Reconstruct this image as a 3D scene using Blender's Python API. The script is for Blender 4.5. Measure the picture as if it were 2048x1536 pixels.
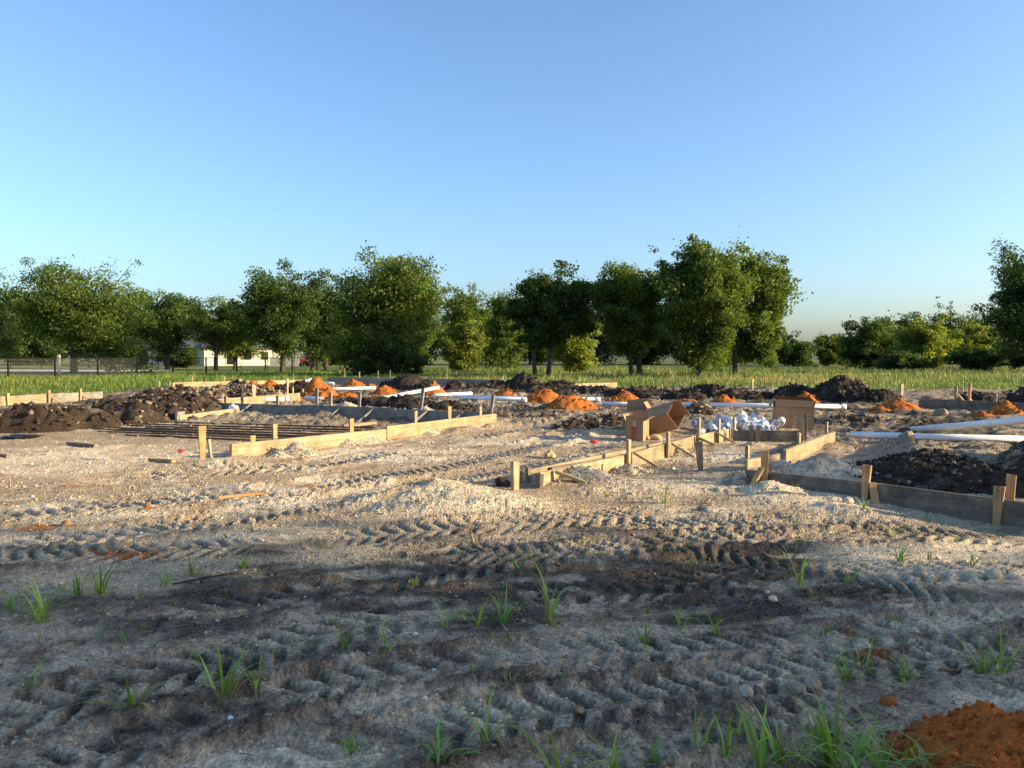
import bpy, bmesh, math
import numpy as np
from mathutils import Matrix, Vector, Euler

rad = math.radians
scene = bpy.context.scene
for o in list(bpy.data.objects):
    bpy.data.objects.remove(o)

# ------------------------------------------------------------------ camera, sky, sun, exposure
EYE = 1.5
FPX = 1541.0            # focal length in photo pixels
HOR = 712.0             # row of the horizon
PITCH = math.atan((768.0 - HOR) / FPX)
cam_d = bpy.data.cameras.new('camera')
cam_d.sensor_width = 36.0
cam_d.lens = 36.0 * FPX / 2048.0
cam_d.clip_start = 0.05
cam_d.clip_end = 2000.0
cam = bpy.data.objects.new('camera', cam_d)
scene.collection.objects.link(cam)
cam.location = (0, 0, EYE)
cam.rotation_euler = (math.pi / 2 - PITCH, 0, 0)
scene.camera = cam

SUN_EL = rad(15.0)
SUN_AZ = rad(100.0)     # clockwise from the view direction (+Y): from the right, a little behind
sun_dir = Vector((math.sin(SUN_AZ) * math.cos(SUN_EL), math.cos(SUN_AZ) * math.cos(SUN_EL), math.sin(SUN_EL)))
world = bpy.data.worlds.new('World')
scene.world = world
world.use_nodes = True
wn = world.node_tree
wn.nodes.clear()
sky = wn.nodes.new('ShaderNodeTexSky')
sky.sky_type = 'NISHITA'
sky.sun_disc = False
sky.sun_elevation = SUN_EL
sky.sun_rotation = SUN_AZ
sky.altitude = 150.0
sky.air_density = 1.0
sky.dust_density = 2.2
sky.ozone_density = 3.9
bg = wn.nodes.new('ShaderNodeBackground')
bg.inputs['Strength'].default_value = 0.132
wo = wn.nodes.new('ShaderNodeOutputWorld')
wn.links.new(sky.outputs[0], bg.inputs['Color'])
wn.links.new(bg.outputs[0], wo.inputs['Surface'])

sl = bpy.data.lights.new('sun', 'SUN')
sl.energy = 4.2
sl.angle = rad(0.55)
sl.color = (1.0, 0.79, 0.46)
so = bpy.data.objects.new('sun', sl)
scene.collection.objects.link(so)
so.rotation_euler = (-sun_dir).to_track_quat('-Z', 'Y').to_euler()
so.location = (40, -8, 20)

scene.view_settings.view_transform = 'Standard'
scene.view_settings.look = 'None'
scene.view_settings.gamma = 1.0
scene.view_settings.exposure = 1.3
scene.view_settings.use_curve_mapping = False
scene.cycles.max_bounces = 6
scene.cycles.transparent_max_bounces = 6

# ------------------------------------------------------------------ helpers
RNG = np.random.default_rng(11)
COL = scene.collection


def gp(px, py, z=0.0):
    """ground point (x, y) seen at a photo pixel, at height z"""
    dx = (px - 1024.0) / FPX
    dz = -(py - 768.0) / FPX
    cy = math.cos(PITCH) + dz * math.sin(PITCH)
    cz = -math.sin(PITCH) + dz * math.cos(PITCH)
    t = (z - EYE) / cz
    return np.array([dx * t, cy * t])


def xat(px, Y):
    return (px - 1024.0) / FPX * Y


def zat(py, Y):
    return EYE - (py - HOR) / FPX * Y


def tag(o, label=None, cat=None, group=None, kind=None):
    if label:
        o['label'] = label
    if cat:
        o['category'] = cat
    if group:
        o['group'] = group
    if kind:
        o['kind'] = kind
    return o


def empty(name, loc, label=None, cat=None, group=None):
    o = bpy.data.objects.new(name, None)
    o.empty_display_size = 0.1
    o.location = loc
    COL.objects.link(o)
    return tag(o, label, cat, group)


def add(name, me, mat=None, parent=None, M=None):
    o = bpy.data.objects.new(name, me)
    COL.objects.link(o)
    if mat is not None and len(me.materials) == 0:
        me.materials.append(mat)
    if parent is not None:
        o.parent = parent
        if M is not None:
            o.matrix_local = Matrix.Translation(-Vector(parent.location)) @ M
    elif M is not None:
        o.matrix_world = M
    return o


def mk(name, v, f, col=None, smooth=False):
    v = np.ascontiguousarray(v, dtype=np.float32)
    f = np.ascontiguousarray(f, dtype=np.int32)
    me = bpy.data.meshes.new(name)
    me.vertices.add(len(v))
    me.vertices.foreach_set('co', v.ravel())
    m, k = f.shape
    me.loops.add(m * k)
    me.loops.foreach_set('vertex_index', f.ravel())
    me.polygons.add(m)
    me.polygons.foreach_set('loop_start', np.arange(0, m * k, k, dtype=np.int32))
    if smooth:
        me.polygons.foreach_set('use_smooth', np.ones(m, dtype=bool))
    me.update(calc_edges=True)
    if col is not None:
        a = me.color_attributes.new('Col', 'FLOAT_COLOR', 'POINT')
        c = np.ones((len(v), 4), dtype=np.float32)
        c[:, :3] = col
        a.data.foreach_set('color', c.ravel())
    return me


def h2(ix, iy, seed):
    n = (ix * 374761393 + iy * 668265263 + seed * 974634777) & 0xffffffff
    n = ((n ^ (n >> 13)) * 1274126177) & 0xffffffff
    n = ((n ^ (n >> 15)) * 2246822519) & 0xffffffff
    return ((n ^ (n >> 16)) & 0xffffff) / 16777216.0


def vn(x, y, seed=0):
    ix = np.floor(x).astype(np.int64)
    iy = np.floor(y).astype(np.int64)
    fx = x - ix
    fy = y - iy
    fx = fx * fx * (3 - 2 * fx)
    fy = fy * fy * (3 - 2 * fy)
    a = h2(ix, iy, seed) * (1 - fx) + h2(ix + 1, iy, seed) * fx
    b = h2(ix, iy + 1, seed) * (1 - fx) + h2(ix + 1, iy + 1, seed) * fx
    return (a * (1 - fy) + b * fy) * 2 - 1


def fbm(x, y, octaves=4, seed=0, gain=0.5):
    s = 0.0
    a = 1.0
    t = 0.0
    for i in range(octaves):
        s = s + a * vn(x + i * 17.3, y - i * 9.7, seed + i * 7)
        t += a
        a *= gain
        x = x * 2.03
        y = y * 2.03
    return s / t


def clod(x, y, seed=0):
    """rounded lumps: 1 at a lump's centre, 0 in the gaps"""
    ix = np.floor(x).astype(np.int64)
    iy = np.floor(y).astype(np.int64)
    best = np.full(np.shape(x), 9.0)
    for dx in (-1, 0, 1):
        for dy in (-1, 0, 1):
            cx = ix + dx
            cy = iy + dy
            px = cx + 0.15 + 0.7 * h2(cx, cy, seed)
            py = cy + 0.15 + 0.7 * h2(cx, cy, seed + 31)
            r = 0.45 + 0.5 * h2(cx, cy, seed + 57)
            best = np.minimum(best, ((x - px) ** 2 + (y - py) ** 2) / (r * r))
    return np.sqrt(np.clip(1 - best, 0, 1))


def sst(a, b, x):
    t = np.clip((x - a) / (b - a), 0, 1)
    return t * t * (3 - 2 * t)


def mixc(a, b, t):
    return a * (1 - t[..., None]) + np.asarray(b) * t[..., None]


PALE = np.array([0.62, 0.52, 0.37])
TAN = np.array([0.37, 0.295, 0.205])
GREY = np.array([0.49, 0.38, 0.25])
DARK = np.array([0.125, 0.094, 0.062])
BROWN = np.array([0.085, 0.056, 0.038])
BLACK = np.array([0.036, 0.028, 0.022])
ORANGE = np.array([0.48, 0.155, 0.032])

# ------------------------------------------------------------------ materials


def newmat(name):
    m = bpy.data.materials.new(name)
    m.use_nodes = True
    nt = m.node_tree
    b = nt.nodes['Principled BSDF']
    return m, nt, b


def N(nt, kind, **kw):
    n = nt.nodes.new('ShaderNode' + kind)
    for k, v in kw.items():
        if k in n.inputs:
            n.inputs[k].default_value = v
        else:
            setattr(n, k, v)
    return n


def mat_soil(name, rough=0.95, bump=0.5, s1=45.0, s2=160.0, var=0.45, spec=0.15):
    m, nt, b = newmat(name)
    L = nt.links.new
    at = N(nt, 'VertexColor', layer_name='Col')
    tc = N(nt, 'TexCoord')
    n1 = N(nt, 'TexNoise', Scale=s1, Detail=5.0, Roughness=0.65)
    n2 = N(nt, 'TexNoise', Scale=s2, Detail=3.0, Roughness=0.7)
    vo = N(nt, 'TexVoronoi', Scale=s1 * 1.3)
    for n in (n1, n2, vo):
        L(tc.outputs['Object'], n.inputs['Vector'])
    mr = N(nt, 'MapRange')
    L(n1.outputs['Fac'], mr.inputs['Value'])
    mr.inputs['From Min'].default_value = 0.33
    mr.inputs['From Max'].default_value = 0.67
    mr.inputs['To Min'].default_value = 1.0 - var
    mr.inputs['To Max'].default_value = 1.0 + var
    mr2 = N(nt, 'MapRange')
    L(n2.outputs['Fac'], mr2.inputs['Value'])
    mr2.inputs['From Min'].default_value = 0.33
    mr2.inputs['From Max'].default_value = 0.67
    mr2.inputs['To Min'].default_value = 1.0 - var * 0.8
    mr2.inputs['To Max'].default_value = 1.0 + var * 0.8
    mu = N(nt, 'Math', operation='MULTIPLY')
    L(mr.outputs[0], mu.inputs[0])
    L(mr2.outputs[0], mu.inputs[1])
    mx = N(nt, 'VectorMath', operation='SCALE')
    L(at.outputs['Color'], mx.inputs[0])
    L(mu.outputs[0], mx.inputs['Scale'])
    L(mx.outputs[0], b.inputs['Base Color'])
    b.inputs['Roughness'].default_value = rough
    b.inputs['Specular IOR Level'].default_value = spec
    ad = N(nt, 'Math', operation='ADD')
    L(n1.outputs['Fac'], ad.inputs[0])
    ad2 = N(nt, 'Math', operation='MULTIPLY_ADD')
    L(n2.outputs['Fac'], ad2.inputs[0])
    ad2.inputs[1].default_value = 0.5
    L(ad.outputs[0], ad2.inputs[2])
    L(vo.outputs['Distance'], ad.inputs[1])
    bp = N(nt, 'Bump', Strength=bump, Distance=0.02)
    L(ad2.outputs[0], bp.inputs['Height'])
    L(bp.outputs[0], b.inputs['Normal'])
    return m


def mat_wood(name, c1, c2, rough=0.8):
    m, nt, b = newmat(name)
    L = nt.links.new
    tc = N(nt, 'TexCoord')
    oi = N(nt, 'ObjectInfo')
    cb = N(nt, 'CombineXYZ')
    ml = N(nt, 'Math', operation='MULTIPLY')
    ml.inputs[1].default_value = 40.0
    L(oi.outputs['Random'], ml.inputs[0])
    for i in range(3):
        L(ml.outputs[0], cb.inputs[i])
    va = N(nt, 'VectorMath', operation='ADD')
    L(tc.outputs['Object'], va.inputs[0])
    L(cb.outputs[0], va.inputs[1])
    mp = N(nt, 'Mapping')
    mp.inputs['Scale'].default_value = (1.6, 38.0, 38.0)
    L(va.outputs[0], mp.inputs['Vector'])
    n1 = N(nt, 'TexNoise', Scale=1.0, Detail=6.0, Roughness=0.6, Distortion=0.6)
    L(mp.outputs[0], n1.inputs['Vector'])
    n2 = N(nt, 'TexNoise', Scale=5.0, Detail=3.0)
    L(va.outputs[0], n2.inputs['Vector'])
    cr = N(nt, 'ValToRGB')
    cr.color_ramp.elements[0].position = 0.32
    cr.color_ramp.elements[1].position = 0.68
    cr.color_ramp.elements[0].color = (*c1, 1)
    cr.color_ramp.elements[1].color = (*c2, 1)
    L(n1.outputs['Fac'], cr.inputs['Fac'])
    mr = N(nt, 'MapRange')
    mr.inputs['From Min'].default_value = 0.3
    mr.inputs['From Max'].default_value = 0.7
    mr.inputs['To Min'].default_value = 0.6
    mr.inputs['To Max'].default_value = 1.15
    L(n2.outputs['Fac'], mr.inputs['Value'])
    mo = N(nt, 'MapRange')
    mo.inputs['To Min'].default_value = 0.8
    mo.inputs['To Max'].default_value = 1.15
    L(oi.outputs['Random'], mo.inputs['Value'])
    mm = N(nt, 'Math', operation='MULTIPLY')
    L(mr.outputs[0], mm.inputs[0])
    L(mo.outputs[0], mm.inputs[1])
    sc = N(nt, 'VectorMath', operation='SCALE')
    L(cr.outputs['Color'], sc.inputs[0])
    L(mm.outputs[0], sc.inputs['Scale'])
    n3 = N(nt, 'TexNoise', Scale=7.0, Detail=7.0, Roughness=0.72)
    L(va.outputs[0], n3.inputs['Vector'])
    mk3 = N(nt, 'MapRange')
    mk3.inputs['From Min'].default_value = 0.50
    mk3.inputs['From Max'].default_value = 0.66
    mk3.inputs['To Max'].default_value = 0.7
    L(n3.outputs['Fac'], mk3.inputs['Value'])
    mud = N(nt, 'Mix', data_type='RGBA')
    L(mk3.outputs[0], mud.inputs[0])
    L(sc.outputs[0], mud.inputs[6])
    mud.inputs[7].default_value = (0.30, 0.25, 0.18, 1)
    L(mud.outputs[2], b.inputs['Base Color'])
    b.inputs['Roughness'].default_value = rough
    b.inputs['Specular IOR Level'].default_value = 0.25
    bp = N(nt, 'Bump', Strength=0.35, Distance=0.004)
    L(n1.outputs['Fac'], bp.inputs['Height'])
    L(bp.outputs[0], b.inputs['Normal'])
    return m


def mat_plain(name, col, rough=0.6, noise=0.15, scale=8.0, metal=0.0, spec=0.4):
    m, nt, b = newmat(name)
    L = nt.links.new
    tc = N(nt, 'TexCoord')
    n1 = N(nt, 'TexNoise', Scale=scale, Detail=4.0)
    L(tc.outputs['Object'], n1.inputs['Vector'])
    cr = N(nt, 'ValToRGB')
    cr.color_ramp.elements[0].position = 0.3
    cr.color_ramp.elements[1].position = 0.7
    cr.color_ramp.elements[0].color = (*[c * (1 - noise) for c in col], 1)
    cr.color_ramp.elements[1].color = (*[min(1, c * (1 + noise)) for c in col], 1)
    L(n1.outputs['Fac'], cr.inputs['Fac'])
    L(cr.outputs['Color'], b.inputs['Base Color'])
    b.inputs['Roughness'].default_value = rough
    b.inputs['Metallic'].default_value = metal
    b.inputs['Specular IOR Level'].default_value = spec
    return m


def mat_leaf(name, trans=0.35, gloss=0.06, tint=(1.5, 1.5, 0.7)):
    m = bpy.data.materials.new(name)
    m.use_nodes = True
    nt = m.node_tree
    nt.nodes.clear()
    L = nt.links.new
    at = N(nt, 'VertexColor', layer_name='Col')
    d = N(nt, 'BsdfDiffuse')
    t = N(nt, 'BsdfTranslucent')
    g = N(nt, 'BsdfGlossy', Roughness=0.5)
    L(at.outputs['Color'], d.inputs['Color'])
    sc = N(nt, 'VectorMath', operation='MULTIPLY')
    sc.inputs[1].default_value = tint
    L(at.outputs['Color'], sc.inputs[0])
    L(sc.outputs[0], t.inputs['Color'])
    g.inputs['Color'].default_value = (0.5, 0.5, 0.5, 1)
    m1 = N(nt, 'MixShader')
    m1.inputs[0].default_value = trans
    L(d.outputs[0], m1.inputs[1])
    L(t.outputs[0], m1.inputs[2])
    m2 = N(nt, 'MixShader')
    m2.inputs[0].default_value = gloss
    L(m1.outputs[0], m2.inputs[1])
    L(g.outputs[0], m2.inputs[2])
    o = N(nt, 'OutputMaterial')
    L(m2.outputs[0], o.inputs['Surface'])
    return m


M_GROUND = mat_soil('bare_ground_soil', bump=0.75, s1=46.0, s2=170.0, var=0.42)
M_PILE = mat_soil('heaped_soil', bump=0.7, s1=30.0, s2=110.0, var=0.45)
M_SAND = mat_soil('orange_sand', bump=0.6, s1=26.0, s2=120.0, var=0.28)
M_STONE = mat_soil('stone_chips', bump=0.25, s1=25.0, s2=90.0, var=0.2)
M_MEADOW = mat_soil('meadow_ground', bump=0.5, s1=2.0, s2=14.0, var=0.35)
M_WOOD = mat_wood('new_lumber', (0.27, 0.19, 0.10), (0.48, 0.37, 0.22))
M_WOOD2 = mat_wood('orange_lumber', (0.38, 0.19, 0.07), (0.60, 0.36, 0.16))
M_WOODW = mat_wood('weathered_lumber', (0.14, 0.105, 0.075), (0.27, 0.21, 0.155))
M_WOODG = mat_wood('grey_lumber', (0.19, 0.17, 0.145), (0.33, 0.295, 0.25))
M_PVC = mat_plain('white_plastic_pipe', (0.78, 0.78, 0.77), rough=0.35, noise=0.06, scale=6, spec=0.5)
M_CARD = mat_plain('cardboard', (0.36, 0.215, 0.12), rough=0.85, noise=0.12, scale=9, spec=0.2)
M_CARDIN = mat_plain('cardboard_inside', (0.42, 0.20, 0.075), rough=0.85, noise=0.1, scale=9, spec=0.2)
M_REDINK = mat_plain('red_print', (0.42, 0.06, 0.03), rough=0.8, noise=0.25, scale=60)
M_CHALK = mat_plain('chalk_marks', (0.50, 0.38, 0.29), rough=0.9, noise=0.25, scale=90)
M_REBAR = mat_plain('rusty_steel', (0.075, 0.045, 0.032), rough=0.7, noise=0.5, scale=12, metal=0.3)
M_BLACK = mat_plain('black_metal', (0.010, 0.010, 0.010), rough=0.8, noise=0.2, spec=0.1)
M_WIRE = mat_plain('galvanized_wire', (0.16, 0.16, 0.155), rough=0.55, noise=0.2, metal=0.3)
M_HOUSE = mat_plain('white_stone_wall', (0.50, 0.46, 0.38), rough=0.9, noise=0.2, scale=3)
M_ROOF = mat_plain('grey_shingle', (0.11, 0.105, 0.10), rough=0.9, noise=0.3, scale=5)
M_GLASS = mat_plain('dark_window_glass', (0.012, 0.014, 0.018), rough=0.12, noise=0.1)
M_TRIM = mat_plain('dark_brown_trim', (0.10, 0.06, 0.04), rough=0.7)
M_BLUE = mat_plain('blue_car_paint', (0.035, 0.055, 0.11), rough=0.6, noise=0.05)
M_RED = mat_plain('red_paint', (0.36, 0.035, 0.025), rough=0.4, noise=0.1)
M_TYRE = mat_plain('tyre_rubber', (0.02, 0.02, 0.02), rough=0.85)
M_BAG = mat_plain('white_plastic_bag', (0.74, 0.75, 0.76), rough=0.4, noise=0.08)
M_REDSCRAP = mat_plain('red_plastic_scrap', (0.60, 0.03, 0.03), rough=0.5)
M_PAINT = mat_plain('orange_marking_paint', (0.68, 0.20, 0.03), rough=0.8)
M_BARK = mat_soil('bark', bump=0.9, s1=9.0, s2=40.0, var=0.45)
M_LEAF = mat_leaf('oak_leaves', trans=0.42, gloss=0.03)
M_GRASS = mat_leaf('grass_blades', trans=0.3, gloss=0.06, tint=(1.35, 1.3, 0.7))
M_TARP = mat_plain('black_plastic_sheet', (0.02, 0.02, 0.022), rough=0.5)

# ------------------------------------------------------------------ terrain
EDGE_U = np.array([-1.3, -0.75, -0.665, -0.53, -0.45, -0.25, -0.08, 0.11, 0.37, 0.66, 1.3])
EDGE_Y = np.array([25.0, 26.5, 27.2, 28.5, 34.5, 40.0, 38.0, 35.0, 32.8, 32.2, 31.0])


def edge_y(x, y):
    return np.interp(x / np.maximum(y, 0.1), EDGE_U, EDGE_Y) + 0.5 * vn(x * 0.8, y * 0.0 + 3.1, 5) + 0.3 * vn(x * 3.1, y * 0, 9)


def ell(x, y, px, py, rx, ry, rot=0.0):
    c = gp(px, py)
    dx = x - c[0]
    dy = y - c[1]
    if rot:
        cr, sr = math.cos(rad(rot)), math.sin(rad(rot))
        dx, dy = dx * cr + dy * sr, -dx * sr + dy * cr
    return np.exp(-1.4 * ((dx / rx) ** 2 + (dy / ry) ** 2))


def spl(pix):
    P = np.array([gp(*p) for p in pix])
    t = np.arange(len(P))
    tt = np.linspace(0, len(P) - 1, len(P) * 8)
    Q = np.stack([np.interp(tt, t, P[:, i]) for i in (0, 1)], 1)
    for _ in range(3):
        Q[1:-1] = (Q[:-2] + 2 * Q[1:-1] + Q[2:]) / 4
    return Q


# tyre tracks: ground path, half width, lug pitch, depth, strength
TRACKS = [
    (spl([(-500, 1085), (0, 1032), (300, 1008), (560, 985), (900, 925), (1150, 872)]), 0.34, 0.15, 0.030),
    (spl([(-500, 1190), (0, 1098), (400, 1050), (760, 990), (1000, 938), (1250, 880)]), 0.36, 0.15, 0.030),
    (spl([(-300, 1330), (0, 1280), (300, 1235), (650, 1180), (1000, 1128), (1400, 1085), (1700, 1075)]), 0.27, 0.16, 0.030),
    (spl([(-300, 1500), (0, 1430), (400, 1330), (800, 1230), (1100, 1185), (1500, 1150), (2100, 1140)]), 0.25, 0.16, 0.028),
    (spl([(900, 1110), (1250, 1100), (1600, 1150), (1850, 1195), (2300, 1290)]), 0.27, 0.115, 0.026),
    (spl([(1000, 1180), (1350, 1185), (1700, 1245), (2200, 1350)]), 0.22, 0.115, 0.026),
    (spl([(300, 1600), (700, 1510), (1000, 1440), (1300, 1400), (1700, 1330), (2200, 1280)]), 0.20, 0.14, 0.026),
    (spl([(900, 1640), (1200, 1540), (1450, 1460), (1800, 1400), (2200, 1380)]), 0.17, 0.13, 0.022),
    (spl([(300, 955), (600, 935), (900, 880), (1200, 842)]), 0.40, 0.17, 0.026),
    (spl([(1250, 1060), (1600, 1052), (2100, 1090)]), 0.25, 0.13, 0.022),
    (spl([(-300, 1640), (0, 1560), (350, 1450), (700, 1375), (1100, 1320), (1500, 1290), (2100, 1240)]), 0.19, 0.15, 0.024),
    (spl([(-300, 1130), (100, 1120), (500, 1090), (900, 1060), (1300, 1035)]), 0.28, 0.15, 0.022),
]

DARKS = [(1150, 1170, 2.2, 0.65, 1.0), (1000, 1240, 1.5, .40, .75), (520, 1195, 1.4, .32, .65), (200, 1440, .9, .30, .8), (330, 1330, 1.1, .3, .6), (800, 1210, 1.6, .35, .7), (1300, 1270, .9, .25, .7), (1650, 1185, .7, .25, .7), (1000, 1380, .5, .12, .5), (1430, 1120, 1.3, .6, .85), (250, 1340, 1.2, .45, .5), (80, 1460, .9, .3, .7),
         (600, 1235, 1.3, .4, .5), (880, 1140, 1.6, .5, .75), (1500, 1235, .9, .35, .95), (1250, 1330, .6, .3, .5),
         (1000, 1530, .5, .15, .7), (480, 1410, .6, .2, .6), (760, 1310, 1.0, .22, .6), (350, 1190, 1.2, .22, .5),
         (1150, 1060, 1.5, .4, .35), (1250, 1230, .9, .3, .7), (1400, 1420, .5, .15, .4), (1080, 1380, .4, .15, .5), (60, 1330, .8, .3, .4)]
PALES = [(900, 1420, .55, .22, .9), (1920, 1120, 1.5, .8, 1.0), (1880, 1235, .9, .3, .8), (560, 1525, .5, .14, .9),
         (250, 1075, 3.2, .6, .55), (1800, 1290, .6, .2, .5), (1980, 1400, .35, .18, .6), (1000, 1500, .25, .1, .4),
         (1650, 1010, 1.5, .8, .7), (930, 1020, 1.2, .9, .8), (1350, 985, 1.5, .8, .7), (700, 905, 3, 1.2, .6), (150, 920, 4, 3, .55),
         (1560, 1350, .4, .2, .5)]
ORNG = [(240, 1112, .42, .12, .95), (85, 1057, .30, .14, .95), (190, 972, .55, .35, .7), (620, 975, 1.3, .30, .5), (470, 960, .6, .3, .5),
        (1760, 1306, .42, .07, .8), (1690, 1262, .18, .08, .6), (950, 848, 1.2, .8, .55), (820, 895, 1.0, .5, .4), (1910, 1500, .42, .22, 1.0),
        (1775, 1408, .05, .03, .9), (1500, 895, .4, .25, .8), (1000, 870, .8, .4, .45), (190, 793, 2.5, .8, .6),
        (640, 805, 1.2, 1.2, .8), (700, 803, 1.2, 1., .8), (1130, 828, 1.3, .8, .8), (1085, 818, 1.2, .8, .7), (1240, 812, 1, .6, .7), (1380, 815, 1.0, .6, .7),
        (1450, 815, 1, .6, .7), (1790, 830, 1.2, .6, .7), (1990, 840, 1, .5, .7), (470, 780, 1.6, .8, .5), (870, 805, 1.2, .8, .6), (1260, 1035, .9, .3, .25)]
# low gravel mounds that are part of the ground: px, py, rx, ry, height
MOUNDS = [(930, 1010, 1.0, .8, .13), (860, 1000, .5, .4, .08), (1300, 985, 1.2, .6, .10), (1420, 955, .6, .5, .10),
          (1160, 975, .6, .35, .08), (1620, 1010, .9, .5, .10), (1700, 1035, .7, .3, .06), (1500, 960, .3, .2, .10), (300, 935, 1.6, .5, .07), (440, 935, .5, .35, .08), (480, 925, .4, .3, .08),
          (900, 868, .8, .5, .10), (975, 858, .7, .5, .10), (1330, 868, .5, .4, .12), (1180, 870, .8, .5, .08), (1510, 905, .8, .6, .10),
          (690, 838, 1.0, .5, .20), (860, 848, .9, .5, .20), (1400, 900, .6, .5, .05), (1550, 872, .5, .5, .1), (620, 845, .6, .4, .12), (1640, 900, .5, .4, .10), (1540, 1000, .3, .2, .07)]


def terrain(x, y, fine=True):
    x = np.asarray(x, float)
    y = np.asarray(y, float)
    shp = x.shape
    x = x.ravel()
    y = y.ravel()
    ed = edge_y(x, y)
    inside = sst(0.6, -0.6, y - ed)                 # 1 on the bare site, 0 on the meadow
    rough = sst(13.5, 18.0, y) * inside             # churned interior of the pad
    rough = np.maximum(rough, sst(9.0, 10.5, y) * sst(4.6, 6.2, x) * inside)
    fade = 1.0 / (1.0 + (y / 26.0) ** 2)
    z = 0.030 * fbm(x * 0.35, y * 0.35, 3, 1) + 0.016 * fbm(x * 1.3, y * 1.3, 3, 2)
    c1 = fbm(x * 0.55, y * 0.9, 4, 21)
    c2 = fbm(x * 2.6, y * 2.6, 4, 33)
    c3 = fbm(x * 11.0, y * 11.0, 3, 44)
    c5 = vn(x * 47.0, y * 47.0, 48) + 0.7 * vn(x * 95.0, y * 95.0, 49)
    dk = np.zeros_like(x)
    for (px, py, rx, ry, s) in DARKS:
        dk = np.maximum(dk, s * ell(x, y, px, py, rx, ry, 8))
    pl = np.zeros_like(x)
    for (px, py, rx, ry, s) in PALES:
        pl = np.maximum(pl, s * ell(x, y, px, py, rx, ry, 5))
    og = np.zeros_like(x)
    for (px, py, rx, ry, s) in ORNG:
        og = np.maximum(og, s * ell(x, y, px, py, rx, ry))
    fore = sst(7.4, 6.2, y)                         # near shaded zone: soil colour lifted and warmed to brighten the shade
    # relief
    lug = np.zeros_like(x)
    trk = np.zeros_like(x)
    rim = np.zeros_like(x)
    bb = y < 18
    if bb.any():
        XB, YB = x[bb], y[bb]
        ZL = np.zeros_like(XB)
        TK = np.zeros_like(XB)
        RM = np.zeros_like(XB)
        for k, (Q, hw, pitch, dep) in enumerate(TRACKS):
            dep = dep * (0.9 if k not in (0, 1, 8) else 1.15)
            e = hw * 2.0
            sel = np.flatnonzero((XB > Q[:, 0].min() - e) & (XB < Q[:, 0].max() + e) & (YB > Q[:, 1].min() - e) & (YB < Q[:, 1].max() + e))
            if not len(sel):
                continue
            xb, yb, zl, tk, rm = XB[sel], YB[sel], ZL[sel], TK[sel], RM[sel]
            bd = np.full(xb.shape, 1e9)
            bs = np.zeros_like(xb)
            bt = np.zeros_like(xb)
            s0 = 0.0
            for a, b in zip(Q[:-1], Q[1:]):
                d = b - a
                ln = float(np.hypot(*d))
                if ln < 1e-6:
                    continue
                d = d / ln
                rx_, ry_ = xb - a[0], yb - a[1]
                t = np.clip(rx_ * d[0] + ry_ * d[1], 0, ln)
                ex, ey = rx_ - t * d[0], ry_ - t * d[1]
                dd = ex * ex + ey * ey
                m = dd < bd
                bd[m] = dd[m]
                bs[m] = s0 + t[m]
                bt[m] = (-ex * d[1] + ey * d[0])[m]
                s0 += ln
            wob = 0.05 * vn(bs * 1.1, np.full_like(bs, k * 3.0), 60 + k)
            t = bt + wob
            q = np.abs(t) / hw
            w = sst(1.08, 0.86, q)
            w = w * np.clip(0.74 + 1.25 * fbm(xb * 1.15, yb * 1.15, 3, 70 + k), 0.03, 1)
            ph = (bs + 0.55 * np.abs(t) + np.where(t > 0, 0.5 * pitch, 0) + 0.045 * vn(xb * 2.5, yb * 2.5, 80 + k) + 0.02 * vn(xb * 9, yb * 9, 85 + k)) / pitch
            wave = np.tanh(4.5 * (np.sin(2 * np.pi * ph) + 0.15))
            cm = sst(0.06, 0.22, q)
            new = w * (-0.35 * dep + dep * 0.62 * wave * cm)
            zl = np.where(np.abs(new) > np.abs(zl) * (1 - w), new + zl * (1 - w), zl)
            tk = np.maximum(tk, w)
            rr = np.exp(-((q - 1.15 + 0.12 * vn(xb * 3.1, yb * 3.1, 66 + k)) / 0.26) ** 2)
            rm = np.maximum(rm, rr * np.clip(0.25 + 1.2 * vn(bs * 0.9, np.full_like(bs, 1.0 + k), 90 + k), 0, 1))
            ZL[sel], TK[sel], RM[sel] = zl, tk, rm
        lug[bb], trk[bb], rim[bb] = ZL, TK, RM
    z = z + lug * inside
    rim = rim * inside
    for (px, py, rx, ry, hh) in MOUNDS:
        w = ell(x, y, px, py, rx, ry)
        z = z + hh * w * (1 + 0.35 * c2)
    gm = np.clip(0.35 + 0.9 * c2 - 0.6 * trk, 0, 1)
    if fine:
        k1 = clod(x * 5.0, y * 5.0, 3)
        k2 = clod(x * 14.0, y * 14.0, 5)
        k3 = clod(x * 34.0, y * 34.0, 6)
        near = 1 - rough
        loose = np.clip(0.04 + rim * 1.2 + 0.75 * sst(0.12, 0.55, c2 + 0.25 * c1) + 0.35 * pl * (1 - fore) + 0.25 * (1 - fore), 0, 1.5) * (1 - 0.6 * trk)
        z = z + near * inside * (0.013 * loose * k2 + 0.010 * k3 * (0.12 + loose) + 0.004 * c3 + 0.004 * c5 * sst(14, 5, y) * (0.2 + loose))
        z = z + near * rim * (0.008 + 0.008 * k1 + 0.014 * k2) * inside
        z = z + rough * (0.11 * fbm(x * 0.9, y * 0.9, 3, 55) + 0.10 * k1 * (0.4 + 0.6 * np.clip(c2 + .5, 0, 1)) + 0.05 * k2 + 0.05 * clod(x * 2.1, y * 2.1, 8))
    # colour
    n_ = np.clip(0.5 + 0.9 * c1 + 0.35 * c2, 0, 1)
    base = mixc(np.broadcast_to(TAN * np.array([1.05, .97, .88]), x.shape + (3,)), PALE, sst(0.35, 1.15, n_ + 0.45 * c3 + 0.2 * c2))
    base = mixc(base, BROWN * 2.2, sst(0.35, 0.75, fbm(x * 0.8, y * 2.6, 3, 29) + 0.35 * c3 + 0.04) * 0.55)
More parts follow.
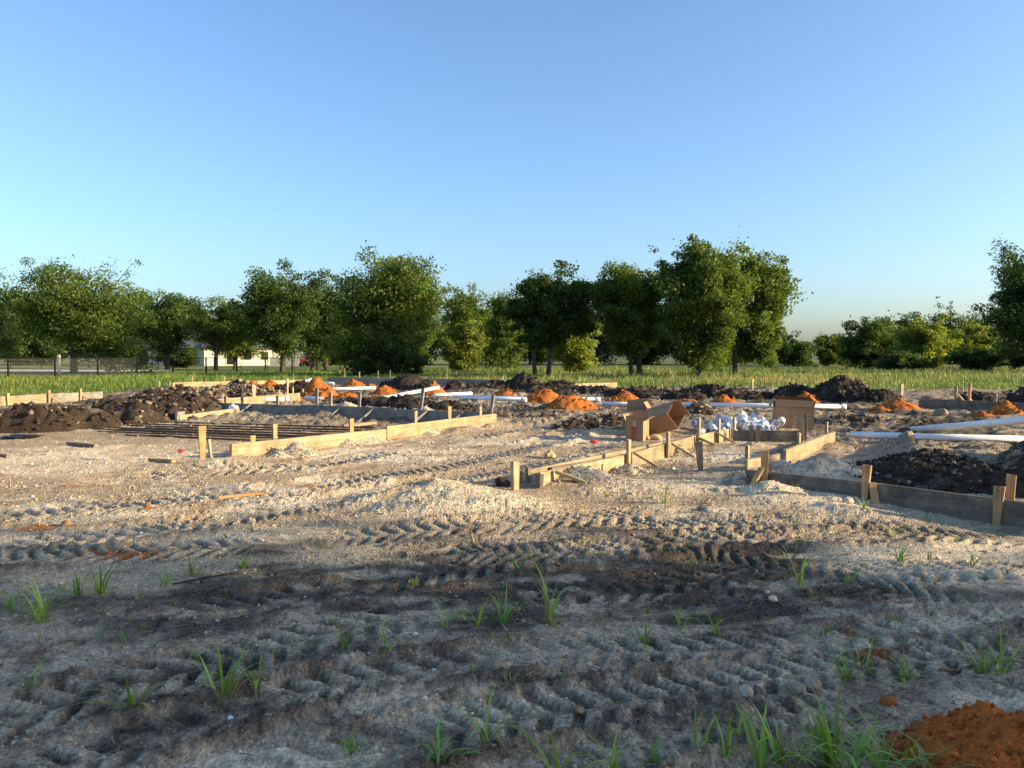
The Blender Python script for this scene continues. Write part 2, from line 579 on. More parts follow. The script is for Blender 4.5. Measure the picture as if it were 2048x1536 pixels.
    fg = mixc(np.broadcast_to(GREY, x.shape + (3,)), DARK, sst(0.26, 0.95, 0.5 + 0.7 * c2 + 0.3 * c3 + 0.25 * c1))
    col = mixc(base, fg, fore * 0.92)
    p = np.clip(pl * 1.15 + 0.55 * c2 * pl + 0.25 * c3 * pl, 0, 1)
    col = mixc(col, PALE * np.array([1.12, 1.06, 0.98]), sst(0.25, 0.7, p) * 0.92)
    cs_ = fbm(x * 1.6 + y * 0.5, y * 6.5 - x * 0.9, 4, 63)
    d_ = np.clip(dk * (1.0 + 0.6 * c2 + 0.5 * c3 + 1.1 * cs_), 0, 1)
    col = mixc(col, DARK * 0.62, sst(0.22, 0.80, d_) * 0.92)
    # dusty raised tread pale, loose soil in recesses dark; contrast also paints relief shading
    tp = trk * sst(-0.001, 0.009, lug) * (0.4 + 0.6 * np.clip(pl + 0.3 + 0.6 * c2, 0, 1))
    col = mixc(col, PALE * 0.86, np.clip(tp * 0.75 * (1 - 0.7 * dk), 0, 1))
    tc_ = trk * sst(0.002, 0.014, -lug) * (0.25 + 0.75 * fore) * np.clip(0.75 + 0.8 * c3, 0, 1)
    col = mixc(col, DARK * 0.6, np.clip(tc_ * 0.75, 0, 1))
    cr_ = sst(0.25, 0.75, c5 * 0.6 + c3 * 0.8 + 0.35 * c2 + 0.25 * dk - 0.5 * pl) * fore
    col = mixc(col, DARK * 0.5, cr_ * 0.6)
    c4 = fbm(x * 34.0, y * 34.0, 2, 47) + 0.6 * c5
    col = col * (1 + (0.28 * c4 + 0.22 * c3) * sst(20, 8, y))[..., None]
    col = mixc(col, BROWN * 2.0, np.clip(rim * (0.75 * fore + 0.15) * (0.7 + c3), 0, 1))
    rc = np.clip(0.5 + 0.9 * fbm(x * 0.5, y * 0.5, 3, 91) + 0.6 * c2 + 0.3 * c3, 0, 1)
    rcol = mixc(np.broadcast_to(TAN * 0.8, x.shape + (3,)), BLACK * 1.4, sst(0.35, 0.7, rc))
    rcol = mixc(rcol, BROWN, sst(0.2, 0.6, c3) * 0.4)
    col = mixc(col, rcol, rough * 0.85)
    o_ = np.clip(og * (0.95 + 1.3 * c2 + 1.0 * c3 + 0.4 * c1), 0, 1)
    col = mixc(col, ORANGE * 0.72, sst(0.35, 0.85, o_) * 0.85)
    gcol = mixc(np.broadcast_to(np.array([0.055, 0.085, 0.018]), x.shape + (3,)), [0.14, 0.125, 0.045], sst(0.3, 0.8, 0.5 + c2 * 0.7))
    bdr = sst(0.0, 1.6, y - ed + 0.8 * c2)
    col = mixc(col, gcol, bdr)
    col = np.clip(col, 0.004, 0.9)
    return z.reshape(shp), col.reshape(shp + (3,)), (gm * inside).reshape(shp), rough.reshape(shp)


def H(x, y):
    return float(terrain(np.array([x]), np.array([y]), True)[0][0])


def build_ground():
    nu, ny = 700, 570
    # columns: denser in the middle of the view
    s = np.linspace(-1, 1, nu)
    u = 0.62 * s + 0.53 * s ** 5
    yy = np.geomspace(1.25, 47.0, ny)
    X = u[None, :] * (yy[:, None] + 0.3)
    Y = np.repeat(yy[:, None], nu, 1)
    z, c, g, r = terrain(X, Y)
    z[-1] -= 0.3
    z[0] -= 0.3
    z[:, 0] -= 0.3
    z[:, -1] -= 0.3
    v = np.stack([X, Y, z], -1).reshape(-1, 3)
    i = np.arange(nu * ny).reshape(ny, nu)
    f = np.stack([i[:-1, :-1], i[:-1, 1:], i[1:, 1:], i[1:, :-1]], -1).reshape(-1, 4)
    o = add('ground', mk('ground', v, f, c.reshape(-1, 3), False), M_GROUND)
    tag(o, 'bare pale and dark churned soil with tyre tracks across the building site', kind='structure')
    # the wide meadow the site is cut into
    rr = np.concatenate([np.linspace(0.5, 60, 60), np.geomspace(63, 900, 40)])
    aa = np.linspace(0, 2 * np.pi, 145)[:-1]
    R, A = np.meshgrid(rr, aa, indexing='ij')
    X, Y = R * np.sin(A), R * np.cos(A) + 8
    c1 = fbm(X * 0.12, Y * 0.12, 4, 7)
    fan = (Y > 1.8) & (Y < 45.5) & (np.abs(X) < 1.08 * Y)
    z = np.where(fan, -0.7, -0.03) + 0 * X
    d = sst(30, 26, np.hypot(X, Y - 6))
    col = mixc(np.broadcast_to(np.array([0.060, 0.095, 0.020]), X.shape + (3,)), [0.17, 0.15, 0.05], sst(0.3, 0.75, 0.5 + c1))
    lawn = sst(54, 60, Y) * sst(-6, -9, X)
    col = mixc(col, [0.17, 0.18, 0.045], lawn * 0.75)
    col = mixc(col, TAN * 0.9, d)
    v = np.stack([X, Y, z], -1).reshape(-1, 3)
    n, m = len(rr), len(aa)
    i = np.arange(n * m).reshape(n, m)
    j = np.roll(i, -1, 1)
    f = np.stack([i[:-1], i[1:], j[1:], j[:-1]], -1).reshape(-1, 4)
    o = add('meadow', mk('meadow', v, f, col.reshape(-1, 3), True), M_MEADOW)
    tag(o, 'wide green meadow stretching behind the building site', kind='structure')


build_ground()

# ------------------------------------------------------------------ lumps (stones, clods)
PH = (1 + 5 ** 0.5) / 2
ICO_V = np.array([(-1, PH, 0), (1, PH, 0), (-1, -PH, 0), (1, -PH, 0), (0, -1, PH), (0, 1, PH), (0, -1, -PH), (0, 1, -PH),
                  (PH, 0, -1), (PH, 0, 1), (-PH, 0, -1), (-PH, 0, 1)]) / math.sqrt(1 + PH * PH)
ICO_F = np.array([(0, 11, 5), (0, 5, 1), (0, 1, 7), (0, 7, 10), (0, 10, 11), (1, 5, 9), (5, 11, 4), (11, 10, 2), (10, 7, 6), (7, 1, 8),
                  (3, 9, 4), (3, 4, 2), (3, 2, 6), (3, 6, 8), (3, 8, 9), (4, 9, 5), (2, 4, 11), (6, 2, 10), (8, 6, 7), (9, 8, 1)])


OCT_V = np.array([(1., 0, 0), (-1, 0, 0), (0, 1, 0), (0, -1, 0), (0, 0, 1), (0, 0, -1)])
OCT_F = np.array([(0, 2, 4), (2, 1, 4), (1, 3, 4), (3, 0, 4), (2, 0, 5), (1, 2, 5), (3, 1, 5), (0, 3, 5)])


def lumps(pos, size, rng, flat=0.7, jit=0.28, oct_=False):
    n = len(pos)
    BV, BF = (OCT_V, OCT_F) if oct_ else (ICO_V, ICO_F)
    nv = len(BV)
    v = np.repeat(BV[None], n, 0) * (1 + rng.normal(0, jit, (n, nv, 1)).clip(-.5, .6))
    v = v * rng.uniform(0.65, 1.25, (n, 1, 3))
    a = rng.uniform(0, 2 * np.pi, n)
    b = rng.uniform(0, 2 * np.pi, n)
    ca, sa, cb, sb = np.cos(a), np.sin(a), np.cos(b), np.sin(b)
    x, y, z = v[..., 0], v[..., 1], v[..., 2]
    y, z = y * cb[:, None] - z * sb[:, None], y * sb[:, None] + z * cb[:, None]
    x, y = x * ca[:, None] - y * sa[:, None], x * sa[:, None] + y * ca[:, None]
    v = np.stack([x, y, z * flat], -1) * np.asarray(size)[:, None, None] + pos[:, None, :]
    f = (BF[None] + nv * np.arange(n)[:, None, None]).reshape(-1, 3)
    return v.reshape(-1, 3), f


def lump_mesh(name, size, seed, flat=0.75, col=TAN, sub=2):
    """one rounded rock with a few planes, for single stones and clods"""
    bm = bmesh.new()
    bmesh.ops.create_icosphere(bm, subdivisions=sub, radius=1.0)
    r = np.random.default_rng(seed)
    for v in bm.verts:
        p = np.array(v.co)
        k = 1 + 0.20 * vn(np.array([p[0] * 1.6 + seed]), np.array([p[1] * 1.6 + p[2] * 2.1]), seed)[0] + 0.10 * vn(np.array([p[0] * 4 + p[2] * 3]), np.array([p[1] * 4]), seed + 3)[0]
        v.co = Vector(p * k * size * np.array([1, 0.85, flat]))
    me = bpy.data.meshes.new(name)
    bm.to_mesh(me)
    bm.free()
    a = me.color_attributes.new('Col', 'FLOAT_COLOR', 'POINT')
    c = np.ones((len(me.vertices), 4), np.float32)
    c[:, :3] = np.asarray(col) * (1 + r.normal(0, 0.08, (len(me.vertices), 1)))
    a.data.foreach_set('color', c.ravel())
    return me


# ------------------------------------------------------------------ trees
def tube(pts, radii, nseg=7):
    pts = np.asarray(pts, float)
    n = len(pts)
    t = np.gradient(pts, axis=0)
    t /= np.linalg.norm(t, axis=1)[:, None] + 1e-9
    ref = np.array([0.0, 0, 1]) if abs(t[0][2]) < 0.8 else np.array([1.0, 0, 0])
    a = np.cross(t, ref)
    a /= np.linalg.norm(a, axis=1)[:, None] + 1e-9
    b = np.cross(t, a)
    th = np.linspace(0, 2 * np.pi, nseg, endpoint=False)
    ring = a[:, None, :] * np.cos(th)[None, :, None] + b[:, None, :] * np.sin(th)[None, :, None]
    v = (pts[:, None, :] + ring * np.asarray(radii)[:, None, None]).reshape(-1, 3)
    i = np.arange(n * nseg).reshape(n, nseg)
    j = np.roll(i, -1, 1)
    f = np.stack([i[:-1], j[:-1], j[1:], i[1:]], -1).reshape(-1, 4)
    return v, f


def joinm(parts):
    vs, fs, k = [], [], 0
    for v, f in parts:
        vs.append(v)
        fs.append(f + k)
        k += len(v)
    return np.concatenate(vs), np.concatenate(fs)


def leaf_quads(pos, size, rng, up=0.35, outward=None):
    n = len(pos)
    nrm = rng.normal(0, 1, (n, 3))
    nrm[:, 2] += up
    if outward is not None:
        nrm += 0.6 * outward
    nrm /= np.linalg.norm(nrm, axis=1)[:, None]
    d = rng.normal(0, 1, (n, 3))
    d -= nrm * (d * nrm).sum(1)[:, None]
    d /= np.linalg.norm(d, axis=1)[:, None]
    w = np.cross(nrm, d)
    l = (size * rng.uniform(0.6, 1.3, n))[:, None]
    v = np.stack([pos - d * l * 0.45 + w * l * 0.32, pos - d * l * 0.40 - w * l * 0.34, pos + d * l * 0.55], 1)
    return v.reshape(-1, 3), np.arange(3 * n).reshape(n, 3)


GREEN = np.array([0.098, 0.140, 0.023])
DGREEN = np.array([0.062, 0.102, 0.021])
LGREEN = np.array([0.190, 0.225, 0.036])


def tree(name, label, px, Y, top, bot, xl, xr, n=14000, leaf=0.24, col=GREEN, seed=1, trunks=None, lobes=(), group=None,
         cat='tree', shape=0.62, airy=0.0, tr=None, low=0.35, depth=0.85):
    rng = np.random.default_rng(seed * 131 + 7)
    n = int(n * 2.1)
    leaf = leaf * 0.88
    top = top + 7
    sc = Y / FPX
    x0, x1 = xat(xl, Y), xat(xr, Y)
    zt, zb = zat(top, Y), max(zat(bot, Y), 0.05)
    bx = xat(px, Y)
    root = empty(name, (bx, Y, 0), label, cat, group)
    a = (x1 - x0) / 2
    cx = (x0 + x1) / 2
    hgt = zt - zb
    # clump centres inside an uneven envelope
    K = int(120 + 12 * hgt)
    pts = []
    out = []
    d = rng.normal(0, 1, (K * 4, 3))
    d /= np.linalg.norm(d, axis=1)[:, None]
    r = rng.uniform(0, 1, K * 4) ** 0.40
    ph = seed * 3.7
    wob = 0.86 + 0.30 * vn(d[:, 0] * 2.2 + ph, d[:, 2] * 2.2 + d[:, 1] * 1.3, seed) + 0.14 * vn(d[:, 0] * 5 + ph, d[:, 2] * 5, seed + 9)
    q = d * (r * wob)[:, None]
    t = np.clip(0.5 + 0.5 * q[:, 2], 0, 1.15)
    prof = np.where(t < low, (0.62 + 0.38 * (t / low)), 1.0) * np.where(t > shape, np.sqrt(np.clip(1 - ((t - shape) / (1.12 - shape)) ** 2, 0.05, 1)) / 1.0, 1.0)
    rr_ = np.hypot(q[:, 0], q[:, 1]) + 1e-6
    # undo the ball's own narrowing so the profile above sets the outline
    ballw = np.sqrt(np.clip(1 - np.clip(q[:, 2], -0.98, 0.98) ** 2, 0.06, 1))
    k = prof / ballw
    q[:, 0] *= np.clip(k, 0.5, 1.7)
    q[:, 1] *= np.clip(k, 0.5, 1.7)
    P = np.stack([cx + q[:, 0] * a * 0.93, Y + q[:, 1] * a * depth, zb + t * hgt * 0.97], 1)
    P = P[:K]
    rsz = (0.085 * a + 0.060 * hgt) * 0.81
    zb = zb + (0.7 * rsz if cat == 'tree' else 0.0)
    P[:, 2] = zb + (P[:, 2] - P[:, 2].min()) / (np.ptp(P[:, 2]) + 1e-6) * (zt - zb) * 0.97
    ax = np.array([xat(px, Y) * 0.5 + cx * 0.5, Y, 0])
    # limbs from the stem out to the envelope; foliage is carried along them
    rq = np.linalg.norm(q[:K], axis=1)
    far_ = np.argsort(-rq)
    NB = int(20 + 2.2 * hgt)
    tips = P[rng.choice(far_[:K // 2], NB, replace=False)]
    limbs = []
    cl_p, cl_r = [], []
    for tp_ in tips:
        g_ = rng.uniform(0.68, 1.12)
        hb = max(zb * 0.8, 0.25) + rng.uniform(0.05, 0.55) * max(tp_[2] - zb, 0.2)
        st_ = ax + np.array([0, 0, hb])
        e_ = st_ + (tp_ - st_) * g_
        md = st_ * 0.5 + e_ * 0.5 + np.array([0, 0, 0.10 * np.linalg.norm(e_ - st_)]) + rng.normal(0, 0.12 * rsz, 3)
        limbs.append((st_, md, e_))
        for t_ in np.linspace(0.38, 1.0, 6):
            pt_ = (1 - t_) ** 2 * st_ + 2 * t_ * (1 - t_) * md + t_ * t_ * e_
            cl_p.append(pt_ + rng.normal(0, 0.55 * rsz * (1.15 - 0.6 * t_), 3))
            cl_r.append(rsz * (1.12 - 0.55 * t_) * rng.uniform(0.6, 1.15))
    inner = P[rng.choice(far_[K // 3:], K // 3, replace=False)]
    P = np.concatenate([np.array(cl_p), inner])
    rc = np.concatenate([np.array(cl_r), rsz * rng.uniform(0.7, 1.2, len(inner))])
    qx0, qx1 = np.quantile(P[:, 0] - rc * 0.9, 0.03), np.quantile(P[:, 0] + rc * 0.9, 0.97)
    qz1 = np.quantile(P[:, 2] + rc * 0.7, 0.97)
    kx = np.clip((x1 - x0) / (qx1 - qx0), 0.8, 1.35)
    kz = np.clip((zt - zb) / (qz1 - zb), 0.8, 1.35)

    def fit(p):
        p = np.array(p, float)
        p[..., 0] = cx + (p[..., 0] - (qx0 + qx1) / 2) * kx
        p[..., 2] = zb + (p[..., 2] - zb) * np.where(p[..., 2] > zb, kz, 1.0)
        return p
    P = fit(P)
    limbs = [tuple(fit(l_) for l_ in lm) for lm in limbs]
    for (lx, ly, lr) in lobes:
        L0 = np.array([xat(lx, Y), Y + rng.normal(0, 0.25 * a), zat(ly + 0.85 * lr, Y)])
        st_ = ax * 0.6 + np.array([L0[0] * 0.4, Y * 0.4, zb + 0.5 * max(L0[2] - zb, 0.3)])
        for j_ in range(3):
            e_ = L0 + rng.normal(0, 0.42, 3) * lr * sc
            limbs.append((st_, st_ * 0.45 + e_ * 0.55 + np.array([0, 0, 0.1]), e_))
            for t_ in (0.5, 0.68, 0.84, 1.0):
                P = np.concatenate([P, [st_ * (1 - t_) + e_ * t_ + rng.normal(0, 0.22, 3) * lr * sc]])
                rc = np.append(rc, min(rsz * 0.85, 0.42 * lr * sc) * rng.uniform(0.7, 1.2))
    C0 = np.array([cx, Y, zb + 0.45 * hgt])
    o_ = P - C0
    o_ /= np.linalg.norm(o_, axis=1)[:, None] + 1e-6
    # leaves
    w = rng.uniform(0.5, 1.5, len(P))
    w = w * (rc / rc.mean()) ** 1.6
    cnt = (n * w / w.sum()).astype(int) + 1
    idx = np.repeat(np.arange(len(P)), cnt)
    g = rng.normal(0, 1, (len(idx), 3))
    g *= np.minimum(1, 1.75 / (np.linalg.norm(g, axis=1)[:, None] + 1e-6))
    g[:, 2] *= 0.62
    stretch = rng.uniform(-0.4, 1.0, len(P))
    ex = np.abs(rng.normal(0, 1, len(idx))) * stretch[idx] * rc[idx] * 0.9
    pos = P[idx] + g * rc[idx][:, None] + o_[idx] * ex[:, None]
    # upright wisps along the outline
    nw = 0
    top_i = rng.choice(len(P), nw)
    wl = []
    for i in top_i:
        dd = o_[i] * 0.8 + np.array([0, 0, 0.7]) + rng.normal(0, 0.25, 3)
        m = 26
        s = rng.uniform(0.0, 1.0, m) * rc[i] * rng.uniform(0.9, 1.5)
        wl.append(P[i] + dd * s[:, None] + rng.normal(0, 0.07 * rc[i] + 0.03, (m, 3)))
    pos = np.concatenate([pos] + wl)
    pos[:, 2] = np.maximum(pos[:, 2], 0.05)
    v, f = leaf_quads(pos, leaf, rng, 0.3)
    cl = np.asarray(col) * (1 + 0.22 * rng.normal(0, 1, (len(P), 1)).clip(-1.6, 1.8))[np.concatenate([idx, np.repeat(top_i, 26)])]
    cl = cl * (1 + 0.15 * rng.normal(0, 1, (len(pos), 1)).clip(-2, 1.6))
    cl[:, 0] *= 1 + 0.18 * rng.normal(0, 1, len(pos)).clip(-2, 2)
    cv = np.repeat(np.clip(cl, 0.004, 0.4), 3, 0)
    base = np.array([bx, Y, 0])
    add('crown', mk('crown', v - base, f, cv), M_LEAF, root)
    # trunk(s) and limbs
    tubes = []
    tl = trunks or [px]
    rt = tr or max(0.09, 0.022 * (zt + 2))
    for ti, tp in enumerate(tl):
        tx = xat(tp, Y)
        hz = zb + 0.35 * hgt
        ty = Y + (0.25 * ti)
        pt = [np.array([tx, ty, -0.1])]
        mid = np.array([tx + rng.normal(0, 0.08), ty, hz * 0.5])
        end = np.array([tx * 0.6 + cx * 0.4, Y, hz])
        line = np.array([pt[0], [tx, ty, 0.25], mid, end])
        tubes.append(tube(line, [rt * 1.5, rt * 1.12, rt * 0.95, rt * 0.75], 9))
    for (st_, md, e_) in limbs:
        tt_ = np.linspace(0, 1, 5)[:, None]
        l3 = (1 - tt_) ** 2 * st_ + 2 * tt_ * (1 - tt_) * md + tt_ ** 2 * e_
        tubes.append(tube(l3, np.array([0.42, 0.33, 0.24, 0.15, 0.06]) * rt, 5))
    zt2 = zb + 0.72 * hgt
    tubes.append(tube([(*ax[:2], zb + 0.2 * hgt), (*ax[:2], zb + 0.45 * hgt), (cx, Y, zt2)], [rt * 0.75, rt * 0.5, rt * 0.15], 7))
    v, f = joinm(tubes)
    bc = np.array([0.075, 0.060, 0.047]) * (1 + 0.15 * rng.normal(0, 1, (len(v), 1)))
    add('trunk', mk('trunk', v - base, f, np.clip(bc, 0.01, 0.3), True), M_BARK, root)
    return root


G_T = 'trees standing in the meadow behind the site'
TREES = [
    # name, label, px, Y, top, bot, xl, xr, kwargs
    ('oak_tree', 'dark tree cut off by the left edge of the picture behind the wire fence', -25, 74, 560, 705, -110, 62, dict(n=11000, seed=1, col=DGREEN)),
    ('oak_tree', 'broad tall tree with ragged top behind the wire mesh fence', 148, 68, 540, 712, 22, 282, dict(n=23000, seed=2, airy=1.0, lobes=[(120, 535, 55), (185, 528, 55), (60, 565, 40), (258, 578, 42), (268, 655, 42), (285, 690, 30), (240, 700, 30), (90, 530, 22)], tr=0.27)),
    ('oak_tree', 'rounded dark tree overhanging the white house to the right of the broadest tree', 335, 88, 590, 712, 262, 412, dict(n=13000, seed=3, col=DGREEN, leaf=0.28)),
    ('oak_tree', 'small tree with visible grey trunk in front of the sunlit house wall', 432, 82, 600, 713, 375, 500, dict(n=10000, seed=4, airy=0.6)),
    ('oak_tree', 'slender small tree beside the sunlit house wall', 470, 86, 628, 712, 420, 525, dict(n=6000, seed=5, leaf=0.27)),
    ('oak_tree', 'upright tree with straight dark trunk in front of the black rail fence', 565, 67, 545, 700, 478, 640, dict(n=16000, seed=6, airy=0.7, col=DGREEN, lobes=[(520, 552, 25), (605, 555, 32), (500, 575, 20)], tr=0.22)),
    ('oak_tree', 'shaded tree with a leaning forked trunk behind the black rail fence', 628, 80, 570, 715, 598, 715, dict(n=12000, seed=7, col=DGREEN, leaf=0.28, trunks=[626, 650])),
    ('oak_tree', 'largest full-crowned tree of the row with dark undergrowth around its thick trunk', 772, 60, 520, 735, 668, 886, dict(n=26000, seed=8, airy=0.6, lobes=[(745, 530, 38), (835, 530, 42), (700, 570, 30), (800, 520, 25), (868, 600, 28), (690, 640, 40)], tr=0.30, low=0.25)),
    ('shrub', 'dark shrubs under the rounded tree before the white house', 350, 100, 693, 730, 305, 400, dict(n=5000, seed=33, col=DGREEN * 0.8, cat='shrub', tr=0.05)),
    ('shrub', 'dark thicket of shrubs around the thick trunk of the largest tree', 775, 58, 690, 757, 690, 872, dict(n=9000, seed=9, col=DGREEN * 0.75, cat='shrub', tr=0.05, shape=0.5)),
    ('shrub', 'rounded yellow-green bush right of the largest tree', 922, 72, 645, 738, 884, 965, dict(n=9000, seed=10, col=LGREEN * 0.95, cat='shrub', tr=0.07)),
    ('oak_tree', 'airy distant tree rising behind the rounded yellow-green bush', 935, 96, 578, 715, 878, 990, dict(n=9000, seed=11, airy=1, leaf=0.32)),
    ('oak_tree', 'tree in deep shade just left of the tree with two slim trunks', 1010, 84, 585, 740, 962, 1068, dict(n=11000, seed=12, leaf=0.28)),
    ('oak_tree', 'dark dense tree with two slim trunks near the middle of the row', 1097, 56, 552, 690, 1014, 1182, dict(n=18000, seed=13, col=DGREEN, airy=0.8, trunks=[1097, 1070], lobes=[(1080, 555, 30), (1135, 560, 32), (1150, 620, 30)], tr=0.15)),
    ('shrub', 'bright yellow-green bush lit by the sun beside the slim dark trunks', 1145, 66, 652, 748, 1096, 1195, dict(n=9000, seed=14, col=LGREEN * 1.1, cat='shrub', tr=0.06)),
    ('oak_tree', 'tree with three thin trunks left of the tallest tree', 1270, 54, 538, 706, 1178, 1345, dict(n=19000, seed=15, airy=0.9, trunks=[1262, 1278, 1283], lobes=[(1240, 540, 30), (1205, 560, 24), (1300, 545, 28)], tr=0.14)),
    ('oak_tree', 'tallest tree of the row, sunlit, with a single stout trunk', 1398, 50, 500, 724, 1318, 1490, dict(n=24000, seed=16, airy=0.7, lobes=[(1385, 500, 35), (1345, 518, 22), (1440, 520, 34)], tr=0.20, low=0.3)),
    ('oak_tree', 'wide sunlit tree at the right end of the row with a thin bare trunk', 1470, 53, 520, 712, 1425, 1572, dict(n=20000, seed=17, airy=0.5, lobes=[(1495, 520, 34), (1545, 560, 30), (1565, 590, 18), (1540, 690, 30)], tr=0.15)),
    ('oak_tree', 'low far tree just right of the wide sunlit tree', 1590, 110, 676, 735, 1540, 1640, dict(n=6000, seed=18, leaf=0.36, col=DGREEN)),
    ('oak_tree', 'small pale far tree in the gap of the treeline', 1652, 118, 668, 735, 1625, 1692, dict(n=4500, seed=19, leaf=0.38, airy=0.8)),
    ('oak_tree', 'dark domed tree at the left of the far right treeline', 1738, 88, 640, 745, 1668, 1795, dict(n=13000, seed=20, leaf=0.28, col=DGREEN)),
    ('willow_tree', 'light green feathery tree in the far right treeline', 1846, 80, 648, 740, 1775, 1905, dict(n=13000, seed=21, leaf=0.26, col=LGREEN)),
    ('willow_tree', 'second light green feathery tree, further right in the treeline', 1925, 82, 652, 740, 1870, 1985, dict(n=11000, seed=22, leaf=0.26, col=LGREEN * 0.9)),
    ('shrub', 'dark low bush below the second feathery tree', 1955, 73, 694, 748, 1890, 2012, dict(n=8000, seed=23, col=DGREEN, cat='shrub', tr=0.05)),
    ('shrub', 'low dark bush at the foot of the first feathery tree', 1800, 75, 700, 748, 1745, 1868, dict(n=8000, seed=24, col=DGREEN, cat='shrub', tr=0.05)),
    ('oak_tree', 'leftmost far dark tree peeking over the feathery trees', 1820, 150, 630, 740, 1780, 1862, dict(n=5000, seed=25, leaf=0.46, col=DGREEN)),
    ('oak_tree', 'middle far dark tree peeking over the feathery trees', 1885, 150, 620, 740, 1845, 1935, dict(n=5000, seed=26, leaf=0.46, col=DGREEN)),
    ('oak_tree', 'rightmost far dark tree peeking over the feathery trees', 1955, 150, 628, 740, 1915, 2020, dict(n=5000, seed=27, leaf=0.46, col=DGREEN)),
    ('oak_tree', 'tall tree cut off by the right edge of the picture', 2095, 62, 505, 735, 1990, 2200, dict(n=21000, seed=28, airy=0.6, col=DGREEN, lobes=[(2040, 510, 40), (2000, 580, 24), (1995, 625, 22)], tr=0.24)),
    ('shrub', 'dark bush under the tall tree cut off by the right edge', 2055, 70, 680, 748, 2000, 2130, dict(n=8000, seed=29, col=DGREEN * 0.9, cat='shrub', tr=0.06)),
]
for k, (nm, lab, px, Y, top, bot, xl, xr, kw) in enumerate(TREES):
    tree(nm, lab, px, Y, top, bot, xl, xr, group=G_T if kw.get('cat') is None else 'bushes in the meadow', **kw)
# dark woodland behind the row that closes the view below the crowns
DIM = ['dim far tree behind the left part of the broadest tree by the mesh fence', 'dim far tree behind the right part of the broadest tree by the mesh fence', 'dim far tree behind the upright straight-trunked tree by the rail fence',
       'dim far tree behind the forked shaded tree', 'dim far tree hidden behind the largest full-crowned tree', 'dim far tree behind the rounded yellow-green bush', 'dim far tree behind the left half of the two-trunked dark tree',
       'dim far tree behind the bright bush beside the slim trunks', 'dim far tree behind the three-trunked tree', 'dim far tree behind the tallest tree', 'dim far tree behind the wide sunlit tree', 'dim low far tree in the gap left of the dark domed tree']
for k, (px, top, hw) in enumerate([(60, 640, 90), (210, 640, 90), (560, 640, 75), (690, 630, 80), (810, 640, 80), (960, 630, 70), (1060, 640, 70), (1180, 635, 75),
                                   (1290, 645, 75), (1390, 650, 75), (1490, 662, 70), (1690, 690, 45)]):
    tree('oak_tree', DIM[k], px, 128 + 6 * (k % 3), top - 14, 740, px - hw * 1.25, px + hw * 1.25, n=8000, seed=40 + k,
         leaf=0.55, col=DGREEN * 0.85, group='dim trees of the wood behind the row')
# trees and a hedge beside the site, to the right of the picture: they throw the long shade over the near ground


def side_tree(x, y, h, zb, r, n, seed, label):
    Y = y
    rng = np.random.default_rng(seed)
    root = empty('oak_tree', (x, y, 0), label, 'tree', 'trees beside the site that shade the near ground')
    K = 110
    d = rng.normal(0, 1, (K, 3))
    d /= np.linalg.norm(d, axis=1)[:, None]
    q = d * (rng.uniform(0, 1, K) ** 0.4)[:, None]
    P = np.stack([q[:, 0] * r, q[:, 1] * r, (zb + h) / 2 + q[:, 2] * (h - zb) / 2], 1)
    idx = rng.integers(0, K, n)
    pos = P[idx] + rng.normal(0, 0.16 * r, (n, 3))
    pos[:, 2] = np.maximum(pos[:, 2], 0.1)
    v, f = leaf_quads(pos, 0.30, rng)
    cl = GREEN * (1 + 0.3 * rng.normal(0, 1, (n, 1)).clip(-2, 2))
    add('crown', mk('crown', v, f, np.repeat(np.clip(cl, .005, .3), 3, 0)), M_LEAF, root)
    tb = [tube([(0, 0, -0.1), (0, 0, 0.3), (0.1, 0, zb + 1), (0, 0.1, (zb + h) / 2)], [.3, .22, .18, .1], 9)]
    for i in range(14):
        tb.append(tube([(0.05, 0, zb + 0.5), P[i] * 0.5 + np.array([0, 0, .6 + zb * .3]), P[i]], [.1, .06, .02], 5))
    v, f = joinm(tb)
    add('trunk', mk('trunk', v, f, np.tile([0.075, 0.06, 0.047], (len(v), 1)), True), M_BARK, root)


SIDE = [(17.5, -1.4, 8.5, 0.7, 4.2, 9500), (24.0, -2.0, 10.0, 1.0, 4.6, 9000), (20.0, -8.0, 8.0, 1.0, 4.5, 7000), (31.0, -5.0, 11.0, 1.0, 5.0, 8000), (24.0, 5.4, 6.4, 0.8, 1.6, 3200)]
for k, (x, y, h, zb, r, n) in enumerate(SIDE):
    side_tree(x, y, h, zb, r, n, 300 + k, ['leafy tree nearest the viewer beyond the right of the picture', 'tall leafy tree second in line beyond the right of the picture',
                                          'leafy tree behind the viewer on the right', 'tallest leafy tree farthest out beyond the right of the picture',
                                          'small thin tree alone beyond the right of the picture'][k])


